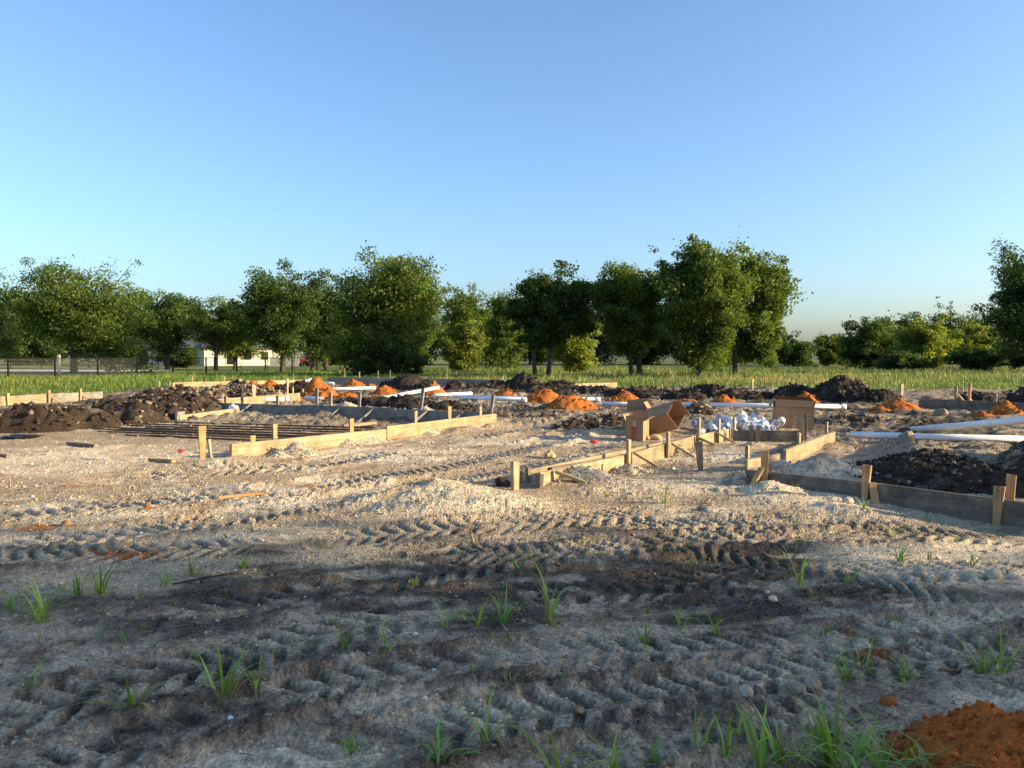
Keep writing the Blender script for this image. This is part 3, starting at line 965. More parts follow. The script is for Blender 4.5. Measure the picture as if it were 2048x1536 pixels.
# ------------------------------------------------------------------ meadow grass
def blades(name, label, n, seed, sampler, hmin, hmax, w, colf):
    rng = np.random.default_rng(seed)
    x, y, hs = sampler(rng, n)
    n = len(x)
    a = rng.uniform(0, 2 * np.pi, n)
    h = rng.uniform(hmin, hmax, n) * hs
    lean = rng.normal(0, 0.28, (n, 2)) * h[:, None]
    ww = w * rng.uniform(0.6, 1.4, n) * np.clip(y / 40, 0.8, 1.6)
    z0 = np.full(n, -0.03)
    p = np.stack([x, y, z0], 1)
    s = np.stack([np.cos(a), np.sin(a) * 0.5, 0 * a], 1) * ww[:, None]
    m = p + np.stack([lean[:, 0] * 0.35, lean[:, 1] * 0.35, h * 0.6], 1)
    t = p + np.stack([lean[:, 0], lean[:, 1], h], 1)
    v = np.stack([p - s, p + s, m + s * 0.7, t, m - s * 0.7], 1).reshape(-1, 3)
    i = 5 * np.arange(n)
    f = np.concatenate([np.stack([i, i + 1, i + 2], 1), np.stack([i, i + 2, i + 4], 1), np.stack([i + 4, i + 2, i + 3], 1)])
    c = colf(rng, x, y)
    o = add(name, mk(name, v, f, np.repeat(c, 5, 0)), M_GRASS)
    tag(o, label, 'grass', kind='stuff')
    return o


def fence_y(x):
    # fence line: (-34.0, 52) -> (-15.4, 79.3)
    return 52 + (x + 34.0) * (2.484 / 1.686)


def s_meadow(rng, n):
    u = rng.uniform(-0.74, 0.74, n * 2)
    t = rng.uniform(0, 1, n * 2)
    y = 26.5 * (84 / 26.5) ** t
    x = u * y
    ed = edge_y(x, y)
    ok = (y > ed + 0.1 - 0.3 * rng.uniform(0, 1, len(y)))
    lawn = (x < -13.5) & (y > fence_y(x) + 0.3)
    ok &= ~(lawn & (rng.uniform(0, 1, len(y)) < 0.75))
    hs = 0.55 + 0.45 * np.clip((y - ed) / 6, 0, 1) + 0.35 * vn(x * 0.35, y * 0.35, 3)
    tall = sst(42, 50, y) * sst(-8, 2, x)
    hs = hs + 0.6 * tall * (0.7 + 0.5 * vn(x * 0.5, y * 0.2, 8))
    hs = np.where(lawn, 0.22, hs)
    hs = np.clip(hs, 0.15, 2.2)
    bare = fbm(x * 0.45, y * 0.25, 3, 77)
    ok &= ~((bare > 0.22) & (rng.uniform(0, 1, len(y)) < 0.7))
    hs = np.clip(hs * (1 + 0.8 * fbm(x * 0.8, y * 0.8, 2, 78)), 0.12, 2.4)
    i = np.flatnonzero(ok)[:n]
    return x[i], y[i], hs[i]


def c_meadow(rng, x, y):
    ed = edge_y(x, y)
    n1 = fbm(x * 0.25, y * 0.25, 3, 15)
    n2 = fbm(x * 1.2, y * 1.2, 3, 16)
    c = mixc(np.broadcast_to(np.array([0.125, 0.205, 0.026]), x.shape + (3,)), [0.205, 0.265, 0.045], sst(0.2, 0.8, 0.5 + n1 + 0.4 * n2))
    tall = sst(41, 47, y) * sst(-10, 0, x)
    c = mixc(c, [0.25, 0.26, 0.08], tall * np.clip(0.55 + n2, 0, 1))
    dry = np.maximum(np.exp(-(((x - 15.0) / 6.0) ** 2 + ((y - 44.0) / 2.6) ** 2)), 0.8 * np.exp(-(((x + 26.5) / 2.5) ** 2 + ((y - 44) / 2.5) ** 2)))
    dry = np.maximum(dry, 0.7 * np.exp(-(((x + 4) / 5.0) ** 2 + ((y - 48.0) / 2.0) ** 2)))
    c = mixc(c, [0.42, 0.31, 0.12], np.clip(dry * (1.0 + 0.8 * n2), 0, 1))
    dk = 0.6 * np.exp(-(((x + 25) / 6) ** 2 + ((y - 34) / 2.0) ** 2))
    c = mixc(c, [0.10, 0.085, 0.05], np.clip(dk * (1 + n2), 0, 1))
    return np.clip(c * (1 + 0.25 * rng.normal(0, 1, (len(x), 1)).clip(-2, 2)), 0.01, 0.6)


blades('meadow_grass', 'green and straw-coloured grass of the meadow behind the site', 88000, 5, s_meadow, 0.12, 0.31, 0.020, c_meadow)

# ------------------------------------------------------------------ heaps of soil, sand and gravel


def heap(name, label, bumps, kind, res=0.06, clods=200, csize=(0.02, 0.06), seed=1, cat='soil heap', group=None, rough=1.0, peak=1.15, sink=0.10):
    """bumps: (x, y, rx, ry, h, rot) in metres"""
    rng = np.random.default_rng(seed * 17 + 3)
    B = np.array([b if len(b) == 6 else (*b, 0) for b in bumps], float)
    R = np.maximum(B[:, 2], B[:, 3]) * 1.2
    x0, x1 = (B[:, 0] - R).min(), (B[:, 0] + R).max()
    y0, y1 = (B[:, 1] - R).min(), (B[:, 1] + R).max()
    nx, ny = int((x1 - x0) / res) + 2, int((y1 - y0) / res) + 2
    X, Y = np.meshgrid(np.linspace(x0, x1, nx), np.linspace(y0, y1, ny))
    sc = 1.0 if kind != 'fine' else 0.5

    def hz(X, Y):
        z = np.full(X.shape, -1.0)
        wx = X + 0.16 * fbm(X * 1.7, Y * 1.7, 3, seed) * B[:, 2].max()
        wy = Y + 0.16 * fbm(X * 1.7 + 9, Y * 1.7, 3, seed + 4) * B[:, 2].max()
        for (bx, by, rx, ry, h, rot) in B:
            c, s = math.cos(rad(rot)), math.sin(rad(rot))
            dx, dy = wx - bx, wy - by
            dx, dy = dx * c + dy * s, -dx * s + dy * c
            r = np.sqrt((dx / rx) ** 2 + (dy / ry) ** 2)
            zz = h * np.clip(1 - r, -1, 1)
            zz = np.where(r < 1, h * (1 - r ** peak) * (1 - 0.12 * r), -h * (r - 1) * 0.9)
            z = np.maximum(z, zz) + 0.0
        big = clod(X * 3.2, Y * 3.2, seed + 2)
        med = clod(X * 8.0, Y * 8.0, seed + 5)
        hm = float(B[:, 4].max())
        amp = rough * min(1.0, 0.35 + hm)
        body = sst(-0.08, 0.05, z)
        if kind in ('sand', 'fine'):
            k = 1.0 if kind == 'sand' else 1.25
            f_ = 1.0 if kind == 'sand' else 4.2
            z = z + amp * k * body * (0.05 * fbm(X * 4 * f_, Y * 4 * f_, 4, seed + 8) + 0.030 * clod(X * 6 * f_, Y * 6 * f_, seed + 3) + 0.018 * clod(X * 15 * f_, Y * 15 * f_, seed + 4))
        elif kind == 'gravel':
            z = z + amp * body * (0.05 * fbm(X * 2.5, Y * 2.5, 3, seed + 8) + 0.025 * med + 0.02 * clod(X * 18, Y * 18, seed + 4))
        else:
            z = z + amp * body * (0.16 * fbm(X * 1.6, Y * 1.6, 4, seed + 8) + 0.13 * big + 0.09 * med + 0.04 * clod(X * 17, Y * 17, seed + 4))
        return z

    Z = hz(X, Y)
    G = terrain(X, Y, False)[0]
    c1 = fbm(X * 1.5, Y * 1.5, 3, seed + 11)
    c2 = fbm(X * 7, Y * 7, 3, seed + 12)
    c3 = fbm(X * 22, Y * 22, 2, seed + 13)
    e = np.ones(X.shape + (3,))
    if kind in ('sand', 'fine'):
        c = e * ORANGE * (np.array([1.0, 0.80, 0.72]) if kind == 'fine' else np.array([0.80, 0.80, 0.80])) * (1 + 0.22 * c1 + 0.25 * c2 + 0.15 * c3)[..., None]
        c = mixc(c, ORANGE * np.array([0.62, 0.5, 0.5]), sst(0.1, 0.6, c2 + 0.5 * c3) * 0.6)
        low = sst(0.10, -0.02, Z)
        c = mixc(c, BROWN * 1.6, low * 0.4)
    elif kind == 'gravel':
        c = mixc(e * PALE * 0.80, TAN * 0.75, sst(-0.2, 0.5, c2 + c3)) * (1 + 0.2 * c1)[..., None]
    elif kind == 'brown':
        c = mixc(e * BROWN * 0.62, TAN * 0.40, sst(0.2, 0.65, c1 * 0.6 + c2 * 0.7))
        c = mixc(c, BLACK, sst(0.0, 0.5, c3 - 0.4 * c1) * 0.6)
    elif kind == 'mixed':
        c = mixc(e * BROWN, TAN * 0.85, sst(0.0, 0.45, c1 * 0.4 + c2 * 0.8 + 0.3 * c3))
        c = mixc(c, BLACK, sst(0.05, 0.5, c3 - 0.3 * c2) * 0.5)
    else:
        c = mixc(e * BLACK, BROWN * 0.8, sst(0.0, 0.6, c1 + c2 * 0.6))
        c = mixc(c, TAN * 0.6, sst(0.40, 0.75, c2 * 0.8 + c3 * 0.4) * 0.6)
    c = np.clip(c, 0.006, 0.8)
    V = np.stack([X, Y, Z + G], -1).reshape(-1, 3)
    V[:, 2] = np.maximum(V[:, 2], G.ravel() - sink)
    i = np.arange(nx * ny).reshape(ny, nx)
    f = np.stack([i[:-1, :-1], i[:-1, 1:], i[1:, 1:], i[1:, :-1]], -1).reshape(-1, 4)
    keep = (Z.ravel()[f] > -sink).any(1)
    f = f[keep]
    cc = c.reshape(-1, 3)
    # clods on the surface, as part of the heap
    ok = np.flatnonzero(Z.ravel() > -0.03)
    if clods and len(ok):
        pick = rng.choice(ok, clods)
        s = rng.uniform(0, 1, clods) ** 2.5 * (csize[1] - csize[0]) + csize[0]
        pos = V[pick] + np.stack([rng.normal(0, res, clods), rng.normal(0, res, clods), s * 0.25], 1)
        lv, lf = lumps(pos, s, rng, 0.8)
        lc = cc[pick] * rng.uniform(0.7, 1.35, (clods, 1))
        if kind in ('dark', 'brown', 'mixed'):
            st = rng.uniform(0, 1, clods) < (0.07 if kind == 'dark' else 0.22)
            lc[st] = TAN * rng.uniform(0.4, 1.0, (st.sum(), 1))
        if kind == 'gravel':
            lc = PALE * rng.uniform(0.35, 1.15, (clods, 1))
        used = np.unique(f)
        remap = np.zeros(len(V), int)
        remap[used] = np.arange(len(used))
        V2 = np.concatenate([V[used], lv])
        f2 = remap[f]
        tri = np.concatenate([f2[:, [0, 1, 2]], f2[:, [0, 2, 3]], lf + len(used)])
        C2 = np.concatenate([cc[used], np.repeat(lc, 12, 0)])
    else:
        V2, tri, C2 = V, np.concatenate([f[:, [0, 1, 2]], f[:, [0, 2, 3]]]), cc
    org = np.array([B[:, 0].mean(), B[:, 1].mean(), 0.0])
    me = mk(name, V2 - org, tri, np.clip(C2, 0.005, 0.85), kind in ('sand',))
    o = add(name, me, {'sand': M_SAND, 'fine': M_SAND, 'gravel': M_STONE}.get(kind, M_PILE))
    o.location = org
    return tag(o, label, cat, group)


def b_(px, py, wpx, hpx, dep=1.0, rot=0, Y=None):
    """a bump standing at a photo pixel (its foot), given in photo pixels wide / high"""
    c = gp(px, py)
    Yc = c[1] if Y is None else Y
    s = Yc / FPX
    rx = wpx * s / 2
    Y2 = Yc + rx * dep * 0.7
    return (xat(px, Y2), Y2, rx, rx * dep, max(0.05, zat(py - hpx, Y2)), rot)


SANDS = [
    ('orange sand heap at the far left end of the row, before the far form boards', [b_(470, 782, 62, 15)]),
    ('orange sand heap second from the far left, close to its pointed neighbour', [b_(507, 781, 50, 18)]),
    ('pointed orange sand heap third from the far left', [b_(541, 784, 55, 20)]),
    ('tallest orange sand heap with two stepped peaks and a tongue of sand', [b_(636, 800, 78, 42), b_(630, 797, 50, 40), b_(648, 804, 84, 26)]),
    ('low orange sand heap in front of the tallest one, by the pipe ends', [b_(692, 806, 68, 20)]),
    ('broad orange sand heap behind the straight white pipe', [b_(705, 785, 66, 24)]),
    ('small orange sand heap just right of the broad one behind the white pipe', [b_(741, 786, 36, 18)]),
    ('orange sand heap between the leaning pipe and the straight pipe', [b_(768, 798, 66, 24)]),
    ('orange sand heap under the raised end of the leaning white pipe', [b_(870, 800, 56, 28), b_(866, 795, 28, 30)]),
    ('pointed orange sand heap lying across the long white pipes', [b_(1010, 806, 62, 24)]),
    ('orange sand heap behind the biggest front one, its upper slope lit', [b_(1088, 818, 96, 34)]),
    ('biggest front orange sand heap in the middle of the site', [b_(1142, 832, 116, 36), b_(1120, 826, 66, 34)]),
    ('orange sand heap behind the cardboard boxes and a short white pipe', [b_(1248, 812, 80, 24)]),
    ('low flat orange sand heap left of a pointed one behind the tipped box', [b_(1375, 816, 72, 15)]),
    ('pointed orange sand heap against the black soil behind the long pipe', [b_(1448, 817, 62, 22)]),
    ('orange sand heap half hidden behind the large upright box', [b_(1610, 818, 66, 26)]),
    ('wide orange sand heap between the large box and the far right form board', [b_(1800, 834, 110, 32), b_(1762, 836, 70, 16)]),
    ('orange sand heap by the right edge above the sloping white pipe', [b_(2012, 842, 78, 34), b_(1965, 846, 66, 16)]),
    ('small flat orange sand patch in front of the stepped heap', [b_(588, 806, 36, 10)]),
]
for k, (lab, bs) in enumerate(SANDS):
    bs = [(x, y, rx * 1.15, ry * 1.05, h * 1.0 + 0.03, r) for (x, y, rx, ry, h, r) in bs]
    heap('sand_heap', lab, bs, 'sand', res=0.045, clods=130, csize=(0.015, 0.05), seed=20 + k, cat='sand heap', group='orange sand heaps', peak=1.35, rough=1.7)
heap('sand_heap', 'near mound of crumbly orange sand in the bottom right corner behind grass', [(1.90, 2.76, 0.46, 0.34, 0.19), (1.84, 2.92, 0.26, 0.20, 0.16), (2.3, 2.8, 0.5, 0.36, 0.13)], 'fine', res=0.010,
     clods=1300, csize=(0.003, 0.016), seed=77, cat='sand heap', group='orange sand heaps', peak=1.25)

SOILS = [
    ('large brown soil heap on the left, rising behind the dark berm', [b_(245, 845, 150, 34, 0.8), b_(330, 840, 170, 42, 0.9), b_(392, 836, 110, 42, 0.9), b_(310, 824, 150, 36, 1), b_(360, 820, 120, 36, 1)], 'brown', 0.055, 700, (0.02, 0.11)),
    ('long dark brown soil berm running in from the left edge', [b_(-60, 868, 170, 50, .55), b_(60, 868, 170, 50, .5), b_(160, 862, 160, 46, .5), b_(250, 854, 160, 40, .55), b_(-160, 872, 170, 46, .6), b_(330, 846, 120, 20, .6)], 'brown', 0.05, 700, (0.015, 0.07)),
    ('rocky heap of broken clods left of the far sand heaps', [b_(440, 806, 110, 26, 1), b_(510, 806, 110, 28, .9), b_(480, 800, 90, 30, 1)], 'mixed', 0.06, 420, (0.03, 0.13)),
    ('black soil heap left of the tallest sand heap', [b_(570, 796, 90, 22, 1), b_(600, 792, 60, 26, 1)], 'dark', 0.06, 200, (0.03, 0.1)),
    ('black soil heap with a tan cap behind the leaning pipe', [b_(815, 785, 110, 26, .9), b_(850, 788, 70, 20, 1), b_(790, 784, 60, 20, 1)], 'dark', 0.07, 220, (0.03, 0.12)),
    ('low black soil ridge behind the grey form board by the leaning pipe', [b_(820, 828, 120, 30, .8), b_(900, 834, 120, 26, .7), b_(760, 822, 110, 18, .7), b_(700, 820, 90, 12, .7)], 'dark', 0.05, 340, (0.02, 0.09)),
    ('dark peaked soil heap in the middle at the back', [b_(1045, 786, 90, 34, .9), b_(990, 786, 110, 16, .8), b_(910, 786, 50, 18, .8), b_(1100, 790, 120, 18, .8)], 'dark', 0.07, 300, (0.03, 0.12)),
    ('long low black soil ridge right of the middle at the back', [b_(1180, 796, 170, 18, .7), b_(1290, 800, 160, 20, .7), b_(1080, 798, 150, 14, .7)], 'dark', 0.07, 300, (0.03, 0.12)),
    ('black peaked soil heap behind the long white pipe', [b_(1412, 806, 100, 32, .9), b_(1480, 808, 140, 22, .8), b_(1370, 808, 90, 18, .8)], 'dark', 0.06, 260, (0.03, 0.11)),
    ('biggest black soil heap behind the large upright box', [b_(1680, 812, 130, 44, .9), b_(1740, 818, 120, 26, .8), b_(1610, 810, 130, 26, .8)], 'dark', 0.06, 360, (0.03, 0.11)),
    ('dark soil heap near the right edge behind the sand', [b_(1960, 814, 90, 26, .9), b_(1920, 818, 70, 12, .8)], 'dark', 0.06, 120, (0.03, 0.1)),
    ('black soil heap cut by the right edge', [b_(2060, 822, 90, 40, .9)], 'dark', 0.06, 120, (0.03, 0.1)),
    ('dark clods dug out behind the near weathered form board', [b_(1830, 972, 150, 34, .8), b_(1930, 980, 190, 34, .8), b_(2060, 992, 180, 40, .8), b_(1880, 946, 200, 26, .8)], 'brown', 0.026, 1300, (0.010, 0.06)),
    ('dirt bank under the sloping white pipe at the right edge', [(7.5, 9.5, 1.2, 1.1, 0.50)], 'mixed', 0.05, 260, (0.02, 0.08)),
    ('dark clods between the low sand heap and the short white pipe', [b_(735, 814, 120, 16, .7), b_(660, 816, 90, 12, .7)], 'mixed', 0.05, 240, (0.02, 0.08)),
    ('low brown clod bank right of the large upright box', [b_(1720, 862, 190, 24, .6), b_(1830, 866, 150, 22, .6)], 'mixed', 0.05, 420, (0.02, 0.09)),
    ('brown clods beside the cardboard boxes', [b_(1215, 858, 110, 20, .7), b_(1150, 866, 90, 12, .6)], 'mixed', 0.04, 260, (0.015, 0.07)),
    ('dark clod bank between the tipped box and the white fittings', [b_(1400, 842, 90, 26, .8), b_(1330, 836, 90, 16, .8)], 'mixed', 0.045, 220, (0.02, 0.08)),
    ('dark clod strip in front of the straight pipe right of the board corner', [b_(1000, 846, 120, 14, .7), b_(1080, 848, 110, 14, .7)], 'mixed', 0.05, 240, (0.02, 0.08)),
]
for k, (lab, bs, kind, res, nc, cs) in enumerate(SOILS):
    bs = [(b[0], b[1], b[2] * 1.05, b[3] * 1.05, max(0.08, b[4] * 0.95 - 0.06), b[5] if len(b) > 5 else 0) for b in bs]
    cs = (cs[0] * 0.8, cs[1] * 0.72)
    nc = int(nc * 1.5)
    heap('soil_heap', lab, bs, kind, res=res, clods=nc, csize=cs, seed=50 + k, cat='soil heap', group='heaps of dug soil', rough=1.35, peak=1.5)

GRAVS = [
    ('steep pale gravel heap leaning on the long sunlit form board, nearest of three', [b_(598, 912, 84, 26, .8), b_(560, 915, 50, 8, .8)]),
    ('middle pale gravel heap along the long sunlit form board', [b_(725, 888, 70, 20, .8), b_(690, 893, 60, 9, .8)]),
    ('far pale gravel heap along the long sunlit form board', [b_(842, 874, 80, 17, .8), b_(920, 862, 90, 12, .8)]),
    ('cone of grey gravel with a sunlit crest behind the near weathered form board', [b_(1645, 955, 150, 40, .8), b_(1570, 950, 110, 22, .8)]),
    ('pale gravel heap against the shaded grey form board', [b_(600, 838, 110, 20, .7), b_(690, 842, 90, 24, .7)]),
    ('low pale gravel heap in front of the grey form board braces', [b_(855, 850, 90, 16, .7)]),
    ('small pale gravel heap at the left end of the shaded grey form board', [b_(400, 826, 64, 15, .8)]),
    ('low gravel banked against the near end of the middle form board', [b_(1165, 976, 110, 16, .6)]),
    ('low gravel banked between the stakes of the middle form board', [b_(1262, 950, 80, 14, .6)]),
    ('small gravel heap with a brown cap beside the far braces of the middle form board', [b_(1355, 912, 56, 16, .7)]),
    ('gravel swept up at the left end of the near weathered form board', [b_(1482, 984, 56, 24, .8)]),
]
for k, (lab, bs) in enumerate(GRAVS):
    bs = [(b[0], b[1], b[2] * 1.05, b[3] * 1.1, b[4] * 1.1 + 0.02, b[5]) for b in bs]
    heap('gravel_heap', lab, bs, 'gravel', res=0.032, clods=420, csize=(0.006, 0.020), seed=90 + k, cat='gravel heap', group='gravel heaps along the forms')


# ------------------------------------------------------------------ loose gravel and clods over the ground (uncountable)
def scatter():
    rng = np.random.default_rng(909)
    n = 110000
    u = rng.uniform(-0.72, 0.72, n)
    y = 2.2 * (16.5 / 2.2) ** (rng.uniform(0, 1, n) ** 0.9)
    x = u * y
    z, c, g, r = terrain(x, y)
    dens = np.clip(0.10 + 0.5 * sst(6.2, 7.2, y) * sst(12, 9, y) + 0.25 * (c[:, 0] > 0.24), 0, 1) * (0.25 + 0.9 * np.clip(0.5 + fbm(x * 1.6, y * 1.6, 3, 71), 0, 1))
    i = np.flatnonzero(rng.uniform(0, 1, n) < dens)[:26000]
    x, y, z, c = x[i], y[i], z[i], c[i]
    s = (0.003 + 0.010 * rng.uniform(0, 1, len(x)) ** 4) * np.clip(0.7 + y / 14, 0.9, 1.6)
    v, f = lumps(np.stack([x, y, z + s * 0.2], 1), s, rng, 0.75, 0.28, True)
    lc = np.where((rng.uniform(0, 1, len(x)) < 0.45)[:, None], PALE * rng.uniform(0.5, 1.0, (len(x), 1)), c * rng.uniform(0.7, 1.3, (len(x), 1)))
    o = add('gravel', mk('gravel', v, f, np.repeat(np.clip(lc, .01, .8), 6, 0)), M_STONE)
    tag(o, 'loose pale gravel chips strewn over the site ground', 'gravel', kind='stuff')
    n = 90000
    u = rng.uniform(-0.72, 0.72, n)
    y = 2.2 * (36 / 2.2) ** (rng.uniform(0, 1, n) ** 1.5)
    x = u * y
    z, c, g, r = terrain(x, y)
    ed = edge_y(x, y)
    dark = (c[:, 0] < 0.12)
    dens = np.where(y < ed, 0.22 + 0.40 * r + 0.4 * dark * (y < 8), 0)
    i = np.flatnonzero(rng.uniform(0, 1, n) < dens)[:34000]
    x, y, z, c, r = x[i], y[i], z[i], c[i], r[i]
    s = (0.0035 + 0.013 * rng.uniform(0, 1, len(x)) ** 4) * np.clip(0.6 + y / 9, 0.8, 3.2)
    v, f = lumps(np.stack([x, y, z + s * 0.2], 1), s, rng, 0.8, 0.28, True)
    lc = c * rng.uniform(0.6, 1.3, (len(x), 1))
    o = add('soil_crumbs', mk('soil_crumbs', v, f, np.repeat(np.clip(lc, .01, .8), 6, 0)), M_PILE)
    tag(o, 'small dark soil crumbs scattered over the site ground', 'soil', kind='stuff')


scatter()

# ------------------------------------------------------------------ timber


def box_mesh(name, l, w, h, bev=0.003, taper=None, seed=None):
    bm = bmesh.new()
    bmesh.ops.create_cube(bm, size=1.0)
    for v in bm.verts:
        v.co = Vector((v.co.x * l, v.co.y * w, v.co.z * h))
    if taper:
        for v in bm.verts:
            if v.co.x < 0:
                v.co.y *= taper
                v.co.z *= min(1.0, taper + 0.25)
    if seed is not None:
        r = np.random.default_rng(seed)
        for v in bm.verts:
            v.co += Vector(r.normal(0, 1, 3) * 0.0025)
    if bev:
        bmesh.ops.bevel(bm, geom=list(bm.edges), offset=bev, segments=1, affect='EDGES')
    me = bpy.data.meshes.new(name)
    bm.to_mesh(me)
    bm.free()
    return me


def frame(p, q, up=(0, 0, 1)):
    """matrix whose x axis runs p -> q, centred between"""
    p, q = Vector(p), Vector(q)
    x = (q - p).normalized()
    up = Vector(up)
    if abs(x.dot(up)) > 0.98:
        up = Vector((0, 1, 0))
    y = up.cross(x).normalized()
    z = x.cross(y)
    m = Matrix((x, y, z)).transposed().to_4x4()
    m.translation = (p + q) / 2
    return m, (q - p).length


SEED = [1000]


def stick(name, p, q, w, t, mat, parent=None, up=(0, 0, 1), taper=None, bev=0.003):
    """a piece of timber from p to q, t thick along 'up', w across"""
    SEED[0] += 1
    M, l = frame(p, q, up)
    return add(name, box_mesh(name, l, w, t, bev, taper, SEED[0]), mat, parent, M)


def stake_at(name, x, y, top, w=0.075, t=0.04, lean=(0, 0), face=0.0, mat=None, parent=None, taper=0.55, deep=0.12):
    z0 = H(x, y)
    fd = (math.cos(face), math.sin(face), 0)
    p = (x, y, z0 - deep)
    q = (x + lean[0], y + lean[1], z0 + top)
    return stick(name, p, q, w, t, mat or M_WOOD, parent, up=fd, taper=taper)


def lone_stake(px, py, hpx, label, w=0.075, t=0.04, lean=(0, 0), face=-0.6, mat=None, group=None, taper=0.6, deep=0.12):
    c = gp(px, py)
    o = stake_at('wooden_stake', c[0], c[1], hpx * c[1] / FPX, w, t, lean, face, mat, None, taper, deep)
    return tag(o, label, 'stake', group)


def formwork(label, boards, stakes=(), braces=(), mat=None, group='form boards of the foundation', name='form_board', extra=None):
    """boards: (p0 xy, p1 xy, top z, height); stakes: (t or xy, top, side, lean) ; braces: (x,y,z)->(x,y,z)"""
    b0 = boards[0]
    root = empty(name, (b0[0][0], b0[0][1], 0), label, 'formwork', group)
    for (p, q, zt, h, *m) in boards:
        za = zt - h / 2
        z0 = min(H(*p), H(*q)) * 0.5 + max(H(*p), H(*q)) * 0.5
        z1 = H(*p) * 0.5 + z0 * 0.5
        z2 = H(*q) * 0.5 + z0 * 0.5
        stick('board', (p[0], p[1], za + z1), (q[0], q[1], za + z2), 0.038, h, m[0] if m else (mat or M_WOOD), root)
    for (x, y, top, face, lean, *m) in stakes:
        stake_at('stake', x, y, top + 0.05, 0.085, 0.038, lean, face, m[0] if m else M_WOOD, root)
    for (p, q, *m) in braces:
        stick('brace', p, q, 0.065, 0.036, m[0] if m else M_WOOD, root)
    return root


def on(p, q, t, off=0.0):
    """a point along p->q at t, shifted sideways (to the left of the way) by off"""
    p, q = np.array(p), np.array(q)
    d = (q - p) / np.linalg.norm(q - p)
    r = p + (q - p) * t + np.array([-d[1], d[0]]) * off
    return (float(r[0]), float(r[1]))


def ang(p, q):
    return math.atan2(q[1] - p[1], q[0] - p[0]) - math.pi / 2


# long sunlit board, left of the middle
A0, A1 = gp(462, 917), gp(992, 858)
fa = ang(A0, A1)
root = formwork('long sunlit form board left of the middle with stakes behind it',
                [(on(A0, A1, 0), on(A0, A1, 0.5), 0.20, 0.24, M_WOOD), (on(A0, A1, 0.502), on(A0, A1, 1.0), 0.21, 0.24, M_WOOD)],
                [(*on(A0, A1, 0.13, 0.06), 0.40, fa, (0.0, 0.0)), (*on(A0, A1, 0.38, 0.06), 0.38, fa, (0, 0), M_WOOD2), (*on(A0, A1, 0.63, 0.06), 0.40, fa, (0, 0.0)),
                 (*on(A0, A1, 0.78, 0.06), 0.34, fa, (0, 0), M_WOOD2), (*on(A0, A1, 0.93, 0.06), 0.32, fa, (0, 0)), (*on(A0, A1, 0.07, 0.10), 0.24, fa, (0, 0), M_WOOD2)],
                [((*on(A0, A1, 0.145, 0.55), 0.0), (*on(A0, A1, 0.14, 0.1), 0.24)), ((*on(A0, A1, 0.40, 0.5), 0.0), (*on(A0, A1, 0.39, 0.1), 0.22), M_WOOD2),
                 ((*on(A0, A1, 0.80, 0.5), 0.0), (*on(A0, A1, 0.79, 0.1), 0.22), M_WOOD2)])
pz = on(A0, A1, 0.63, -0.0225)
stick('paint_mark', (*pz, 0.02), (pz[0], pz[1], 0.235), 0.05, 0.003, M_PAINT, root, up=(math.cos(fa), math.sin(fa), 0), bev=0)
ez = on(A0, A1, -0.0008, 0)
stick('paint_mark', (*ez, -0.02), (ez[0], ez[1], 0.19), 0.034, 0.004, M_PAINT, root, up=(A1[0] - A0[0], A1[1] - A0[1], 0), bev=0)

# shaded board running from the left to its far corner
B0, B1 = gp(420, 832), gp(985, 858)
fb = ang(B0, B1) + math.pi
st = []
br = []
for t, top in ((0.06, .3), (0.13, .34), (0.27, .36), (0.42, .55), (0.47, .42), (0.57, .50), (0.77, .62), (0.985, .52)):
    lean = (0.10, 0) if t in (0.77, 0.985) else (0.02 * (t > 0.5), 0)
    st.append((*on(B0, B1, t, 0.06), top, fb, lean, M_WOODG if t in (0.57, .77, .42, 0.985) else M_WOOD))
for t in (0.16, 0.50, 0.615, 0.79, 0.90):
    f_ = on(B0, B1, t - 0.012, -0.42)
    g_ = on(B0, B1, t + 0.012, -0.02)
    br.append(((*f_, 0.02), (*g_, 0.33), M_WOODG))
formwork('long shaded grey form board with leaning braces behind the steel bars',
         [(on(B0, B1, 0.0), on(B0, B1, 0.37), 0.21, 0.28, M_WOODG), (on(B0, B1, 0.372), on(B0, B1, 0.70), 0.22, 0.28, M_WOODG), (on(B0, B1, 0.702), on(B0, B1, 1.0), 0.21, 0.28, M_WOODG)], st, br)
D0, D1 = gp(425, 828), gp(600, 813)
formwork('sunlit form board behind the shaded grey one, beside the rocky clods',
         [(tuple(D0), tuple(D1), 0.27, 0.24)],
         [(*on(D0, D1, 0.0, 0.06), .42, ang(D0, D1), (0, 0), M_WOOD2), (*on(D0, D1, 0.45, 0.06), .55, ang(D0, D1), (0, 0)), (*on(D0, D1, 0.5, 0.16), .50, ang(D0, D1), (0, 0)), (*on(D0, D1, 0.86, 0.06), .62, ang(D0, D1), (0, 0))],
         [((*on(D0, D1, 0.84, 0.5), 0.05), (*on(D0, D1, 0.86, 0.1), 0.4))])

# middle board with nailed braces
E0, E1 = gp(1078, 987), gp(1462, 880)
fe = ang(E0, E1)
st, br = [], []
for t, top in ((0.33, .34), (0.535, .33), (0.73, .36), (0.875, .36), (1.0, .34)):
    st.append((*on(E0, E1, t, -0.055), top, fe, (0, 0)))
for t in (0.045, 0.36, 0.56, 0.72, 0.865, 0.985):
    p = on(E0, E1, t + 0.02, -0.36)
    q = on(E0, E1, t - 0.005, -0.05)
    br.append(((*p, H(*p) - 0.02), (*q, 0.215)))
root = formwork('sunlit form board in the middle foreground with stakes and nailed slanting braces',
                [(on(E0, E1, 0.0), on(E0, E1, 0.345), 0.17, 0.22), (on(E0, E1, 0.347), on(E0, E1, 0.70), 0.18, 0.22), (on(E0, E1, 0.702), on(E0, E1, 1.0), 0.18, 0.22)], st, br)
p = on(E0, E1, 0.0, -0.04)
